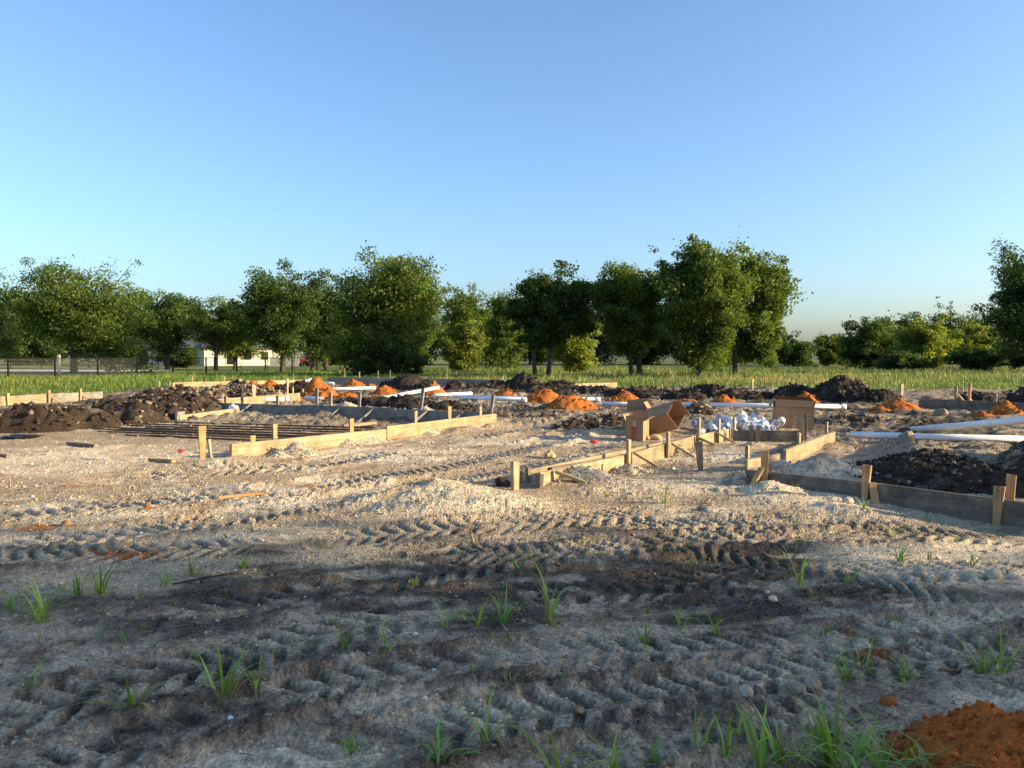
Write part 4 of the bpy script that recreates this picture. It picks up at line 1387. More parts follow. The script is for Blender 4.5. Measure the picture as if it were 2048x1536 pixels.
stake_at('stake', p[0] - 0.03, p[1] - 0.02, 0.15, 0.09, 0.05, (0, 0), fe + 1.2, M_WOODW, root)
F0, F1 = on(E0, E1, 0.04, 0.30), on(E0, E1, 0.60, 0.22)
o = formwork('loose sunlit plank propped behind the middle form board', [(F0, F1, 0.16, 0.06, M_WOOD), (on(E0, E1, 0.10, 0.24), on(E0, E1, 0.34, 0.14), 0.14, 0.06, M_WOODW)], [(F0[0], F0[1], 0.13, fe, (0, 0), M_WOODW)], name='loose_plank', group='loose boards')
# shaded far end of the middle form
I0, I1 = gp(1466, 884), gp(1612, 886)
fi = ang(I0, I1) + math.pi
formwork('short shaded form board in front of the white fittings',
         [(tuple(I0), tuple(I1), 0.17, 0.22, M_WOODW)],
         [(*on(I0, I1, 0.24, -0.05), .24, fi, (0, 0), M_WOODW), (*on(I0, I1, 0.30, -0.12), .24, fi, (0.05, 0), M_WOODW), (*on(I0, I1, 0.97, -0.06), .42, fi, (0, 0), M_WOODW), (*on(I0, I1, 0.93, -0.10), .34, fi, (-0.03, 0), M_WOODW)])
# right hand sunlit board
J0, J1 = gp(1492, 962), gp(1668, 894)
fj = ang(J0, J1)
formwork('sunlit form board half buried in gravel below the large upright box',
         [(on(J0, J1, 0.0), on(J0, J1, 0.30), 0.16, 0.20), (on(J0, J1, 0.36), on(J0, J1, 1.0), 0.20, 0.24)],
         [(*on(J0, J1, 0.06, 0.07), .26, fj, (0, 0)), (*on(J0, J1, 0.58, 0.07), .30, fj, (0, 0)), (*on(J0, J1, 0.95, 0.07), .30, fj, (0, 0))],
         [((*on(J0, J1, 0.62, 0.4), 0.08), (*on(J0, J1, 0.60, 0.08), 0.24))])
# near weathered board
C0, C1 = gp(1492, 982), gp(2230, 1078)
fc = ang(C0, C1) + math.pi
st = [(*on(C0, C1, 0.075, -0.06), .36, fc + .5, (0.0, 0), M_WOOD2), (*on(C0, C1, 0.395, -0.05), .29, fc, (0.02, 0), M_WOOD2), (*on(C0, C1, 0.742, -0.05), .30, fc, (0.03, 0), M_WOOD2),
      (*on(C0, C1, 0.765, 0.06), .40, fc, (0.02, 0), M_WOOD2)]
br = [((*on(C0, C1, 0.045, -0.30), -0.03), (*on(C0, C1, 0.068, -0.08), .29), M_WOOD2), ((*on(C0, C1, 0.445, -0.16), -0.04), (*on(C0, C1, 0.418, -0.05), .25), M_WOOD2),
      ((*on(C0, C1, 0.55, -0.16), 0.005), (*on(C0, C1, 0.45, -0.12), 0.0), M_WOODW)]
formwork('weathered brown form board closest to the viewer, running out at the right edge',
         [(on(C0, C1, 0.0), on(C0, C1, 0.40), 0.17, 0.30, M_WOODW), (on(C0, C1, 0.402), on(C0, C1, 1.0), 0.19, 0.32, M_WOODW)], st, br)
c = gp(1458, 976)
o = stick('lumber_block', (c[0], c[1], 0.0), (c[0] + 0.25, c[1] + 0.45, 0.03), 0.05, 0.17, M_WOOD2)
tag(o, 'cut board end sticking out of the gravel left of the weathered form board', 'board')
# left back boards
K0, K1 = gp(-60, 824), gp(205, 806)
fk = ang(K0, K1)
formwork('sunlit form board at the left edge behind the dark berm',
         [(on(K0, K1, 0), on(K0, K1, 0.53), 0.27, 0.27), (on(K0, K1, 0.532), on(K0, K1, 1.0), 0.27, 0.27, M_WOODG)],
         [(*on(K0, K1, 0.245, -0.06), .34, fk, (0, 0), M_WOOD2), (*on(K0, K1, 0.545, -0.06), .34, fk, (0, 0)), (*on(K0, K1, 0.80, -0.06), .36, fk, (0, 0))],
         [((*on(K0, K1, 0.60, -0.5), 0.0), (*on(K0, K1, 0.57, -0.06), 0.26), M_WOOD2), ((*on(K0, K1, 0.85, -0.5), 0.0), (*on(K0, K1, 0.82, -0.06), 0.26), M_WOOD2)])
# far back boards
L0, L1 = gp(345, 784), gp(640, 773)
formwork('far sunlit form board along the grass behind the orange sand heaps',
         [(on(L0, L1, 0), on(L0, L1, 0.5), 0.26, 0.26), (on(L0, L1, 0.502), on(L0, L1, 1), 0.26, 0.26)],
         [(*on(L0, L1, 0.12, 0.06), .42, 0, (0, 0), M_WOOD2), (*on(L0, L1, 0.32, 0.06), .4, 0, (0, 0)), (*on(L0, L1, 0.36, 0.06), .42, 0, (0, 0), M_WOOD2), (*on(L0, L1, 0.80, 0.06), .5, 0, (0, 0))])
N0, N1 = gp(655, 776), gp(1010, 782)
formwork('far shaded blue-grey form board along the grass in the middle',
         [(on(N0, N1, 0), on(N0, N1, 0.48), 0.34, 0.34, M_WOODG), (on(N0, N1, 0.482), on(N0, N1, 1), 0.34, 0.34, M_WOODG)],
         [(*on(N0, N1, t, 0.06), h, 0, (0, 0)) for t, h in ((0.1, .75), (0.19, .6), (0.30, .55), (0.37, .6), (0.69, .8), (0.82, .5))])
O0, O1 = gp(1150, 783), gp(1234, 780)
formwork('far short sunlit form board right of the middle near the grass', [(tuple(O0), tuple(O1), 0.2, 0.22)], [(*on(O0, O1, 0.05, 0.06), .35, 0, (0, 0)), (*on(O0, O1, 0.95, 0.06), .4, 0, (0, 0))])
P0, P1 = gp(1838, 824), gp(2110, 838)
formwork('far right shaded form board crossing behind the sand heap',
         [(tuple(P0), tuple(P1), 0.24, 0.26, M_WOODW)],
         [(*on(P0, P1, 0.28, 0.1), .55, 0.4, (0, 0)), (*on(P0, P1, 0.36, 0.35), .6, .4, (0, 0), M_WOOD2), (*on(P0, P1, 0.58, 0.08), .34, .4, (0, 0), M_WOODG)],
         [((*on(P0, P1, 0.40, 0.1), 0.12), (*on(P0, P1, 0.29, 0.16), 0.50)), ((*on(P0, P1, 0.43, 0.4), 0.1), (*on(P0, P1, 0.33, 0.4), 0.5), M_WOOD2), ((*on(P0, P1, 0.20, 0.1), 0.1), (*on(P0, P1, 0.27, 0.14), 0.3))])
# loose boards
for (a, b, h, w, mt, lab) in [((358, 848), (478, 838), 0.12, 0.05, M_WOOD, 'short thick sunlit plank lying before the shaded grey form board'),
                              ((686, 860), (752, 856), 0.06, 0.09, M_WOOD, 'thin pale plank on the ground beside the steel bars'),
                              ((435, 998), (532, 990), 0.03, 0.05, M_WOOD2, 'orange wood splinter lying on the tyre track left of the middle'),
                              ((136, 892), (192, 897), 0.05, 0.06, M_WOODW, 'short brown stick lying on the pale ground at the left'),
                              ((-30, 914), (16, 916), 0.05, 0.06, M_WOODW, 'brown stick end poking in from the left edge'),
                              ((300, 931), (348, 936), 0.045, 0.07, M_WOOD2, 'small weathered board scrap with orange end left of the tall stake'),
                              ((1488, 786), (1520, 787), 0.12, 0.1, M_WOOD, 'pale block of lumber between two stakes at the back of the site')]:
    p, q = gp(*a), gp(*b)
    za, zb2 = H(*p), H(*q)
    o = stick('plank', (p[0], p[1], za + h / 2), (q[0], q[1], zb2 + h / 2), w, h, mt)
    tag(o, lab, 'board', 'loose boards')
p, q = gp(360, 848), gp(352, 842)
tag(stick('lumber_block', (p[0] - .06, p[1] - 0.06, 0.14), (p[0] - .02, p[1] + 0.30, 0.14), 0.06, 0.26, M_WOODG), 'grey upright board end at the left of the short thick plank', 'board', 'loose boards')
# lone stakes
lone_stake(405, 927, 70, 'tall broad orange-brown stake standing alone at the left of the long sunlit board', w=0.10, t=0.045, mat=M_WOOD2, face=-1.0)
lone_stake(424, 922, 40, 'thin leaning pale stake behind the tall broad orange-brown one', w=0.05, t=0.035, lean=(-0.06, 0.05), face=-0.6)
lone_stake(1030, 994, 58, 'bright yellow stake standing alone left of the middle form board', w=0.085, t=0.05, face=-0.9, taper=0.72)
lone_stake(1042, 972, 24, 'low stub of a stake just behind the bright yellow stake', w=0.06, t=0.04, mat=M_WOOD2, face=-0.4)
lone_stake(1403, 958, 58, 'dark tapered stake leaning alone right of the middle form board', w=0.09, t=0.05, lean=(-0.04, 0), mat=M_WOODW, face=-1.7, taper=0.6)
ORD = 'first second third fourth fifth sixth seventh eighth ninth tenth eleventh twelfth thirteenth fourteenth fifteenth sixteenth seventeenth eighteenth nineteenth'.split()
far = [(319, 779, 17), (341, 780, 11), (689, 776, 21), (720, 775, 15), (757, 776, 14), (784, 776, 16), (945, 779, 14), (1001, 781, 22), (1031, 781, 13), (1075, 782, 9),
       (1122, 782, 13), (1165, 784, 10), (1181, 784, 10), (1288, 786, 9), (1324, 785, 9), (1401, 787, 12), (1545, 788, 9), (1612, 791, 16), (1925, 793, 9)]
for k, (px, py, hp) in enumerate(far):
    lone_stake(px, py, hp, ORD[k] + ' thin wooden stake from the left along the far grass edge', w=0.06, t=0.04, group='thin stakes along the far grass edge', face=-0.9, mat=[M_WOOD, M_WOODG, M_WOOD][k % 3], lean=((0.10, 0) if px == 1001 else (0, 0)))
lone_stake(1463, 786, 22, 'left of three tall stakes on the far ridge above the black soil', w=0.09, face=-.4, mat=M_WOODG, group='stakes on the far ridge')
lone_stake(1505, 788, 20, 'middle of three tall stakes on the far ridge, pale and sunlit', w=0.09, face=-0.9, group='stakes on the far ridge')
lone_stake(1521, 787, 19, 'right of three tall stakes on the far ridge, dark', w=0.09, face=-.4, mat=M_WOODW, group='stakes on the far ridge')
lone_stake(1803, 798, 26, 'broad pale stake standing alone in the open ground at the right', w=0.15, t=0.06, face=-1.1, group='stakes on the far ridge')
for px, py, hp, lab in [(559, 806, 22, 'sunlit stake left of the tallest sand heap, in front of the clods'), (586, 800, 16, 'short stake left of the tallest sand heap'), (606, 802, 20, 'first of a pair of thin stakes at the foot of the tallest sand heap'),
                        (613, 803, 17, 'second of a pair of thin stakes at the foot of the tallest sand heap'), (582, 818, 16, 'stake in front of the small orange sand patch')]:
    lone_stake(px, py, hp, lab, w=0.06, t=0.04, group='thin stakes by the sand heaps', face=-0.9)

# ------------------------------------------------------------------ steel bars


def bar_mesh(l, r):
    v, f = tube([(-l / 2, 0, 0), (-l / 6, 0.01, 0), (l / 6, -0.008, 0), (l / 2, 0, 0)], [r] * 4, 6)
    return mk('steel_bar', v, f, None, True)


rng = np.random.default_rng(4)
bars = []
for k, (a, b) in enumerate([((372, 850), (745, 861)), ((340, 852), (745, 863)), ((330, 853), (748, 865)), ((300, 855), (748, 867)), ((310, 856), (748, 868)),
                            ((290, 858), (740, 870)), ((270, 859), (735, 871)), ((262, 860), (730, 872.5)), ((255, 861), (720, 874)), ((250, 862), (715, 875)),
                            ((225, 863), (700, 877)), ((215, 864), (690, 878.5)), ((205, 865), (690, 880)), ((240, 866), (680, 881)), ((185, 867), (660, 882.5)),
                            ((195, 868.5), (640, 884)), ((230, 871), (620, 886)), ((215, 872.5), (600, 887)), ((250, 875), (580, 888.5)), ((300, 878), (570, 890)),
                            ((290, 865), (690, 879.2)), ((260, 862.5), (705, 875.6)), ((320, 857), (744, 868.8)), ((228, 869.5), (640, 884.8))]):
    p, q = gp(*a), gp(*b)
    z = 0.02 + 0.018 * (k % 3) + 0.02
    M, l = frame((p[0], p[1], H(*p) * .3 + z), (q[0], q[1], H(*q) * .3 + z))
    o = add('steel_bar', bar_mesh(l, 0.013), M_REBAR, None, M)
    tag(o, 'long rusty reinforcing bar lying in the spread bundle left of the middle', 'steel bar', 'reinforcing bars lying on the ground')

# ------------------------------------------------------------------ white pipes


def pipe_mesh(name, pts, r, wall=0.007, n=20):
    pts = np.asarray(pts, float)
    v1, f1 = tube(pts, [r] * len(pts), n)
    v2, f2 = tube(pts, [r - wall] * len(pts), n)
    f2 = f2[:, ::-1] + len(v1)
    i = np.arange(n)
    j = np.roll(i, -1)
    o = len(v1)
    e = len(v1) - n
    c1 = np.stack([i, i + o, j + o, j], 1)
    c2 = np.stack([i + e, j + e, j + e + o, i + e + o], 1)
    return mk(name, np.concatenate([v1, v2]), np.concatenate([f1, f2, c1, c2]), None, True)


def smooth_ok(me):
    for p in me.polygons[-40:]:
        p.use_smooth = False
    return me


PIPES = [
    ((690, 812), (878, 786), (0.05, 0.46), 'leaning white pipe rising over the sand heaps left of the middle'),
    ((715, 815), (783, 816), (0.06, 0.06), 'short white pipe lying under the leaning one'),
    ((655, 791), (750, 788), (0.10, 0.10), 'straight white pipe between the broad and the low sand heaps'),
    ((533, 796), (600, 793), (0.10, 0.10), 'white pipe behind the thin stakes left of the tallest sand heap'),
    ((612, 808), (645, 812), (0.10, 0.10), 'short white pipe end at the foot of the tallest sand heap'),
    ((440, 820), (580, 818), (0.10, 0.10), 'white pipe along the top of the sunlit board behind the grey form'),
    ((868, 803), (943, 799), (0.08, 0.08), 'white pipe beside the sand heap under the leaning pipe'),
    ((905, 807), (1200, 813), (0.08, 0.08), 'long white pipe running under the pointed and the paired sand heaps'),
    ((928, 813), (1052, 818), (0.08, 0.08), 'front white pipe in the middle, before the pointed sand heap'),
    ((1205, 822), (1258, 825), (0.06, 0.06), 'short white pipe left of the cardboard boxes'),
    ((1340, 827), (1692, 833), (0.10, 0.10), 'long white pipe passing behind the large upright box'),
    ((641, 780), (668, 781), (0.12, 0.12), 'far white pipe end right of the tallest sand heap'),
    ((596, 782), (626, 780), (0.20, 0.34), 'far white pipe end poking up behind the tallest sand heap'),
    ((862, 786), (890, 785), (0.1, 0.1), 'small far white pipe behind the leaning pipe'),
    ((1700, 888), (2090, 900), (0.05, 0.05), 'thin white pipe on the ground below the sloping pipe at the right'),
]
for (a, b, zz, lab) in PIPES:
    p, q = gp(*a), gp(*b)
    if zz[1] > 0.3 and a[0] == 690:
        q = np.array([xat(877, 26.0), 26.0])
    tt = np.linspace(0, 1, 60)
    gz = float(np.quantile(terrain(p[0] + (q[0] - p[0]) * tt, p[1] + (q[1] - p[1]) * tt)[0], 0.85))
    gz = (max(gz, 0) - 0.01) * 1.0 if a[0] != 690 else -0.02
    M, l = frame((p[0], p[1], zz[0] + gz), (q[0], q[1], zz[1] + gz))
    o = add('white_pipe', smooth_ok(pipe_mesh('white_pipe', [(-l / 2, 0, 0), (0, 0, -0.004), (l / 2, 0, 0)], 0.057)), M_PVC, None, M)
    tag(o, lab, 'pipe', 'white plastic pipes')
    if l > 1.8:
        b2 = add('bell_end', smooth_ok(pipe_mesh('bell_end', [(-0.13, 0, 0), (-0.10, 0, 0), (0.0, 0, 0)], 0.066)), M_PVC)
        b2.parent = o
        b2.location = (l / 2 + 0.002, 0, 0)
M, l = frame((7.42, 15.0, 0.03), (6.95, 8.6, 0.90))
o = add('white_pipe', smooth_ok(pipe_mesh('white_pipe', [(-l / 2, 0, 0), (0, 0, -0.01), (l / 2, 0, 0)], 0.054)), M_PVC, None, M)
tag(o, 'thick white pipe sloping up to the right edge over the dirt', 'pipe', 'white plastic pipes')

# ------------------------------------------------------------------ white fittings


def fit_parts(kind):
    r, rh = 0.058, 0.066
    if kind == 'elbow':
        a = np.linspace(0, math.pi / 2, 9)
        arc = np.stack([0.095 * np.sin(a), 0.095 * (1 - np.cos(a)), 0 * a], 1)
        body = np.concatenate([[(-0.05, 0, 0)], arc, [(0.095, 0.145, 0)]])
        return [('body', body, r), ('hub', np.array([(-0.055, 0, 0), (0.005, 0, 0)]), rh), ('hub', np.array([(0.095, 0.09, 0), (0.095, 0.15, 0)]), rh)]
    if kind == 'tee':
        a = np.linspace(0, math.pi / 2, 7)
        arc = np.stack([0.10 - 0.09 * np.cos(a), 0.02 + 0.09 * np.sin(a) * 1.2, 0 * a], 1)
        return [('body', np.array([(-0.13, 0, 0), (0, 0, 0), (0.13, 0, 0)]), r), ('branch', np.array([(0.02, 0.0, 0), (0.02, 0.08, 0), (0.0, 0.135, 0)]), r - 0.001),
                ('hub', np.array([(-0.135, 0, 0), (-0.075, 0, 0)]), rh), ('hub', np.array([(0.075, 0, 0), (0.135, 0, 0)]), rh), ('hub', np.array([(0.012, 0.095, 0), (-0.003, 0.145, 0)]), rh)]
    if kind == 'bend':
        a = np.linspace(0, math.pi / 4, 6)
        arc = np.stack([0.13 * np.sin(a), 0.13 * (1 - np.cos(a)), 0 * a], 1)
        return [('body', np.concatenate([[(-0.05, 0, 0)], arc]), r), ('hub', np.array([(-0.055, 0, 0), (0.0, 0, 0)]), rh)]
    return [('body', np.array([(-0.065, 0, 0), (0.065, 0, 0)]), rh), ('rim', np.array([(-0.008, 0, 0), (0.008, 0, 0)]), rh + 0.005)]


LABF = {'elbow': 'white plastic elbow among the heaped pipe fittings', 'tee': 'white plastic branch tee among the heaped pipe fittings',
        'bend': 'white plastic short bend among the heaped pipe fittings', 'coupling': 'white plastic coupling ring among the heaped pipe fittings'}
protos = {}
for kd in LABF:
    protos[kd] = [(nm, smooth_ok(pipe_mesh(nm, pts, r, 0.006, 16))) for nm, pts, r in fit_parts(kd)]
    for nm, me in protos[kd]:
        me.materials.append(M_PVC)
rng = np.random.default_rng(21)
spots = []
for k in range(44):
    t = rng.uniform(0, 1)
    x = 3.42 + 1.62 * t
    y = 14.55 + 0.55 * rng.uniform(-1, 1)
    pk = math.exp(-((t - 0.48) / 0.22) ** 2)
    lay = rng.uniform(0, 1) ** 1.3
    z = 0.07 + lay * (0.04 + 0.13 * pk) + 0.02
    spots.append((x, y + 0.15 * lay, z))
for k, (x, y, z) in enumerate(spots):
    kd = ['elbow', 'tee', 'bend', 'elbow', 'coupling'][k % 5]
    root = empty('pipe_fitting', (x, y, z + max(0, H(x, y))), LABF[kd], 'pipe fitting', 'heap of white pipe fittings')
    root.rotation_euler = (rng.uniform(-0.8, 0.8), rng.uniform(-0.8, 0.8), math.pi / 2 + rng.normal(0, 0.8) + math.pi * (k % 2))
    for nm, me in protos[kd]:
        o = bpy.data.objects.new(nm, me)
        COL.objects.link(o)
        o.parent = root


# ------------------------------------------------------------------ cardboard boxes
def panel(name, parent, corners, mat, th=0.006):
    """thin quad panel with thickness, corners in the box's own space"""
    c = [Vector(p) for p in corners]
    n = (c[1] - c[0]).cross(c[3] - c[0]).normalized() * th
    v = [p for p in c] + [p + n for p in c]
    f = [(0, 3, 2, 1), (4, 5, 6, 7), (0, 1, 5, 4), (1, 2, 6, 5), (2, 3, 7, 6), (3, 0, 4, 7)]
    me = bpy.data.meshes.new(name)
    me.from_pydata(v, [], f)
    me.update()
    return add(name, me, mat, parent)


def carton(name, label, loc, rot, w, d, h, flaps, bottom=True, group='cardboard boxes'):
    """open box, opening up (+z); flaps: dict side -> (length, opening angle from upright, outwards)"""
    root = empty(name, loc, label, 'box', group)
    root.rotation_euler = rot
    a, b = w / 2, d / 2
    S = {'f': ((-a, -b, 0), (a, -b, 0), (a, -b, h), (-a, -b, h)), 'k': ((a, b, 0), (-a, b, 0), (-a, b, h), (a, b, h)),
         'r': ((a, -b, 0), (a, b, 0), (a, b, h), (a, -b, h)), 'l': ((-a, b, 0), (-a, -b, 0), (-a, -b, h), (-a, b, h))}
    nm = {'f': Vector((0, -1, 0)), 'k': Vector((0, 1, 0)), 'r': Vector((1, 0, 0)), 'l': Vector((-1, 0, 0))}
    for s, c in S.items():
        panel('side_panel', root, c, M_CARD, -0.005)
        if s in flaps:
            ln, an = flaps[s]
            t = nm[s] * math.sin(an) * ln + Vector((0, 0, math.cos(an) * ln))
            p, q = Vector(c[3]), Vector(c[2])
            ins = (q - p) * 0.03
            panel('flap', root, (p + Vector((0, 0, .002)), q + Vector((0, 0, .002)), q + t - ins, p + t + ins), M_CARD, 0.004)
    if bottom:
        panel('bottom_panel', root, ((-a, -b, 0.004), (-a, b, 0.004), (a, b, 0.004), (a, -b, 0.004)), M_CARDIN, 0.004)
    return root


# printed box
c = gp(1274, 884)
bxa = carton('cardboard_box', 'upright open cardboard box with red printing on its front', (c[0] + 0.04, c[1] + 0.2, H(*c) - 0.02), (0, 0, rad(-24)), 0.31, 0.42, 0.36,
             {'f': (0.10, 0.25), 'k': (0.16, 0.2), 'r': (0.12, 1.0), 'l': (0.12, 0.5)})
# red print: two rows of blocky marks with a ring below
def flat_strip(x0, z0, x1, z1):
    return [(x0, 0, z0), (x1, 0, z0), (x1, 0, z1), (x0, 0, z1)]
vs, fs = [], []
def quad(pts):
    k = len(vs)
    vs.extend(pts)
    fs.append(tuple(range(k, k + len(pts))))
for (x0, z0, x1, z1) in [(-.055, .175, -.035, .255), (-.030, .215, -.008, .255), (-.003, .175, .015, .255), (.020, .235, .055, .255), (.028, .175, .045, .228), (-.030, .175, -.008, .205),
                         (-.055, .128, -.04, .165), (-.034, .128, -.012, .146), (-.034, .152, -.012, .165), (-.006, .128, .012, .165), (.018, .128, .05, .14), (.018, .147, .05, .165)]:
    quad(flat_strip(x0, z0, x1, z1))
n = 20
for i in range(n):
    t0, t1 = 2 * math.pi * i / n, 2 * math.pi * (i + 1) / n
    quad([(-.02 + .042 * math.cos(t0), 0, .07 + .042 * math.sin(t0)), (-.02 + .042 * math.cos(t1), 0, .07 + .042 * math.sin(t1)),
          (-.02 + .020 * math.cos(t1), 0, .07 + .020 * math.sin(t1)), (-.02 + .020 * math.cos(t0), 0, .07 + .020 * math.sin(t0))])
me = bpy.data.meshes.new('red_print')
me.from_pydata(vs, [], fs)
o = add('red_print', me, M_REDINK, bxa)
o.location = (0.0, -0.21 - 0.003, 0.0)
panel('tape', bxa, ((-0.025, -0.2125, 0.27), (0.025, -0.2125, 0.27), (0.025, -0.2125, 0.355), (-0.025, -0.2125, 0.355)), M_CHALK, -0.001)
# box behind it
c = gp(1275, 866)
carton('cardboard_box', 'open cardboard box with bright folded flaps just behind the printed box', (c[0] + 0.02, c[1] + 0.15, H(*c) - 0.02), (0, 0, rad(-20)), 0.52, 0.42, 0.38,
       {'f': (0.18, 2.0), 'k': (0.20, 0.15), 'r': (0.2, -0.55), 'l': (0.18, 1.3)})
# tipped box: opening to the right, lying on an edge
c = gp(1340, 874)
R = Matrix.Rotation(rad(-46), 4, 'Z') @ Matrix.Rotation(rad(74), 4, 'Y') @ Matrix.Rotation(rad(38), 4, 'Z')
o = carton('cardboard_box', 'tipped cardboard box lying on its edge with its open end facing right', (c[0] - 0.36, c[1] + 0.32, 0.24), R.to_euler(), 0.37, 0.37, 0.66, {'k': (0.14, -0.15)})
# large box
c = gp(1590, 872)
bxd = carton('cardboard_box', 'large upright cardboard box with its top flap folded down over the front', (c[0] + 0.02, c[1] + 0.2, H(*c) - 0.02), (rad(1.5), rad(1.5), rad(-14)), 0.70, 0.44, 0.56,
             {'f': (0.12, 2.85), 'l': (0.16, 2.6), 'k': (0.14, -1.3), 'r': (0.10, 2.9)})
panel('tape', bxd, ((-0.03, -0.2225, 0.02), (0.03, -0.2225, 0.02), (0.03, -0.2225, 0.09), (-0.03, -0.2225, 0.09)), M_CHALK, -0.001)
vs, fs = [], []
def stroke(pts, w=0.010):
    for (x0, z0), (x1, z1) in zip(pts[:-1], pts[1:]):
        dx, dz = x1 - x0, z1 - z0
        l = math.hypot(dx, dz)
        nx, nz = -dz / l * w / 2, dx / l * w / 2
        quad([(x0 - nx, 0, z0 - nz), (x1 - nx, 0, z1 - nz), (x1 + nx, 0, z1 + nz), (x0 + nx, 0, z0 + nz)])
stroke([(-0.055, .27), (-0.045, .225), (-0.03, .26), (-0.015, .225), (-0.005, .27)])
stroke([(-0.07, .11), (-0.065, .20), (-0.03, .12), (-0.025, .205)])
stroke([(0.03, .10), (0.032, .20)])
stroke([(0.0, .20), (0.06, .195)])
me = bpy.data.meshes.new('chalk_writing')
me.from_pydata(vs, [], fs)
o = add('chalk_writing', me, M_CHALK, bxd)
o.location = (0.06, -0.22 - 0.003, 0.0)

# ------------------------------------------------------------------ fences


def long_fence(label, P0, D, n, hgt, post_r, mesh_upto, group, square=True, mesh_fine=0.10):
    root = empty('fence', (P0[0], P0[1], 0), label, 'fence', group)
    pm = box_mesh('post', post_r * 2, post_r * 2, hgt + 0.35, 0.004)
    pm.materials.append(M_BLACK)
    L = math.hypot(*D)
    an = math.atan2(D[1], D[0])
    for i in range(n):
        o = bpy.data.objects.new('post', pm)
        COL.objects.link(o)
        o.parent = root
        o.location = (D[0] * i, D[1] * i, hgt / 2 - 0.15)
        o.rotation_euler = (0, 0, an)
    for i in range(n - 1):
        v, f = tube([(0, 0, 0), (D[0], D[1], 0)], [0.022, 0.022], 6)
        o = add('rail', mk('rail', v, f, None, True), M_BLACK, root)
        o.location = (D[0] * i, D[1] * i, hgt - 0.01)
        if i < mesh_upto:
            parts = []
            for z in np.arange(0.08, hgt - 0.04, mesh_fine):
                parts.append(tube([(0, 0, z), (D[0], D[1], z)], [0.0045, 0.0045], 4))
            m = int(L / mesh_fine)
            for k in range(1, m):
                p = (D[0] * k / m, D[1] * k / m)
                parts.append(tube([(p[0], p[1], 0.05), (p[0], p[1], hgt - 0.03)], [0.0035, 0.0035], 4))
            v, f = joinm(parts)
            o = add('wire_panel', mk('wire_panel', v, f), M_WIRE, root)
            o['kind'] = 'stuff'
            o.location = (D[0] * i, D[1] * i, 0)
    return root


long_fence('black rail fence with wire mesh panels crossing the meadow at the left', (-34.0 - 1.686 * 3, 52.0 - 2.484 * 3), (1.686, 2.484), 16, 1.36, 0.05, 6, 'fences')
long_fence('farther thin black fence in the lawn before the white house', (-58.0, 84.0), (2.9, 0.75), 17, 1.25, 0.035, 0, 'fences')

# driveway strip behind the fence
v = np.array([(-75, 74, 0.03), (-36, 71, 0.03), (-35, 82, 0.03), (-75, 88, 0.03)])
tag(add('driveway', mk('driveway', v, np.array([[0, 1, 2, 3]]), np.tile([0.55, 0.49, 0.44], (4, 1))), M_MEADOW), 'pale driveway behind the wire mesh fence', kind='structure')

# ------------------------------------------------------------------ white house behind the trees


def bx(name, parent, x0, x1, y0, y1, z0, z1, mat, bev=0.0):
    me = box_mesh(name, x1 - x0, y1 - y0, z1 - z0, bev)
    o = add(name, me, mat, parent)
    o.location = ((x0 + x1) / 2, (y0 + y1) / 2, (z0 + z1) / 2)
    return o


HX, HY = -62.0, 118.0
house = empty('white_house', (HX, HY, 0), 'long low white house half hidden behind the trees at the left', 'house')
bx('wall', house, 0, 16.5, 0, 9, 0, 2.8, M_HOUSE)
for (x, w, z0, z1) in [(3.2, 0.9, 0.9, 2.5), (5.6, 1.0, 0.3, 2.4), (9.6, 1.6, 0.4, 2.6), (12.6, 1.4, 1.0, 2.5), (14.6, 1.0, 1.0, 2.4)]:
    w_ = bx('window', house, x - w / 2 - 0.1, x + w / 2 + 0.1, -0.10, 0.05, z0 - 0.1, z1 + 0.1, M_TRIM)
    p = bx('pane', w_, -w / 2, w / 2, -0.09, -0.06, -(z1 - z0) / 2, (z1 - z0) / 2, M_GLASS)
v = np.array([(-0.8, -0.9, 2.75), (17.2, -0.9, 2.75), (17.2, 9.9, 2.75), (-0.8, 9.9, 2.75), (2.5, 4.5, 3.9), (14.5, 4.5, 3.9)])
me = bpy.data.meshes.new('roof')
me.from_pydata([tuple(p) for p in v], [], [(0, 1, 5, 4), (1, 2, 5), (2, 3, 4, 5), (3, 0, 4), (0, 3, 2, 1)])
add('roof', me, M_ROOF, house)
for x in (8.2, 10.9):
    bx('porch_post', house, x - 0.09, x + 0.09, -0.8, -0.62, 0, 3.0, M_HOUSE)
wing = empty('house_wing', (HX + 15.9, HY - 2.5, 0), 'sunlit cream wall of the house wing behind the small tree', 'house')
wing.rotation_euler = (0, 0, rad(42))
bx('wall', wing, 0, 17.5, 0, 7, 0, 2.7, M_HOUSE)
for (x, w, z0, z1) in [(3.9, 1.1, 0.2, 2.2), (6.6, 1.2, 0.9, 2.2), (9.4, 1.2, 0.9, 2.2), (13.4, 1.5, 0.1, 2.2)]:
    w_ = bx('window', wing, x - w / 2 - 0.1, x + w / 2 + 0.1, -0.10, 0.05, z0 - 0.1, z1 + 0.1, M_HOUSE)
    bx('pane', w_, -w / 2, w / 2, -0.09, -0.06, -(z1 - z0) / 2, (z1 - z0) / 2, M_GLASS)
v = np.array([(-0.6, -0.7, 2.65), (18.1, -0.7, 2.65), (18.1, 7.7, 2.65), (-0.6, 7.7, 2.65), (1, 3.5, 3.5), (16.5, 3.5, 3.5)])
me = bpy.data.meshes.new('roof')
me.from_pydata([tuple(p) for p in v], [], [(0, 1, 5, 4), (1, 2, 5), (2, 3, 4, 5), (3, 0, 4), (0, 3, 2, 1)])
add('roof', me, M_ROOF, wing)
o = bx('white_wall', None, xat(540, 112), xat(603, 112), 112, 112.4, 0, 1.25, M_HOUSE)
tag(o, 'low white wall right of the house behind the black fence', 'wall')
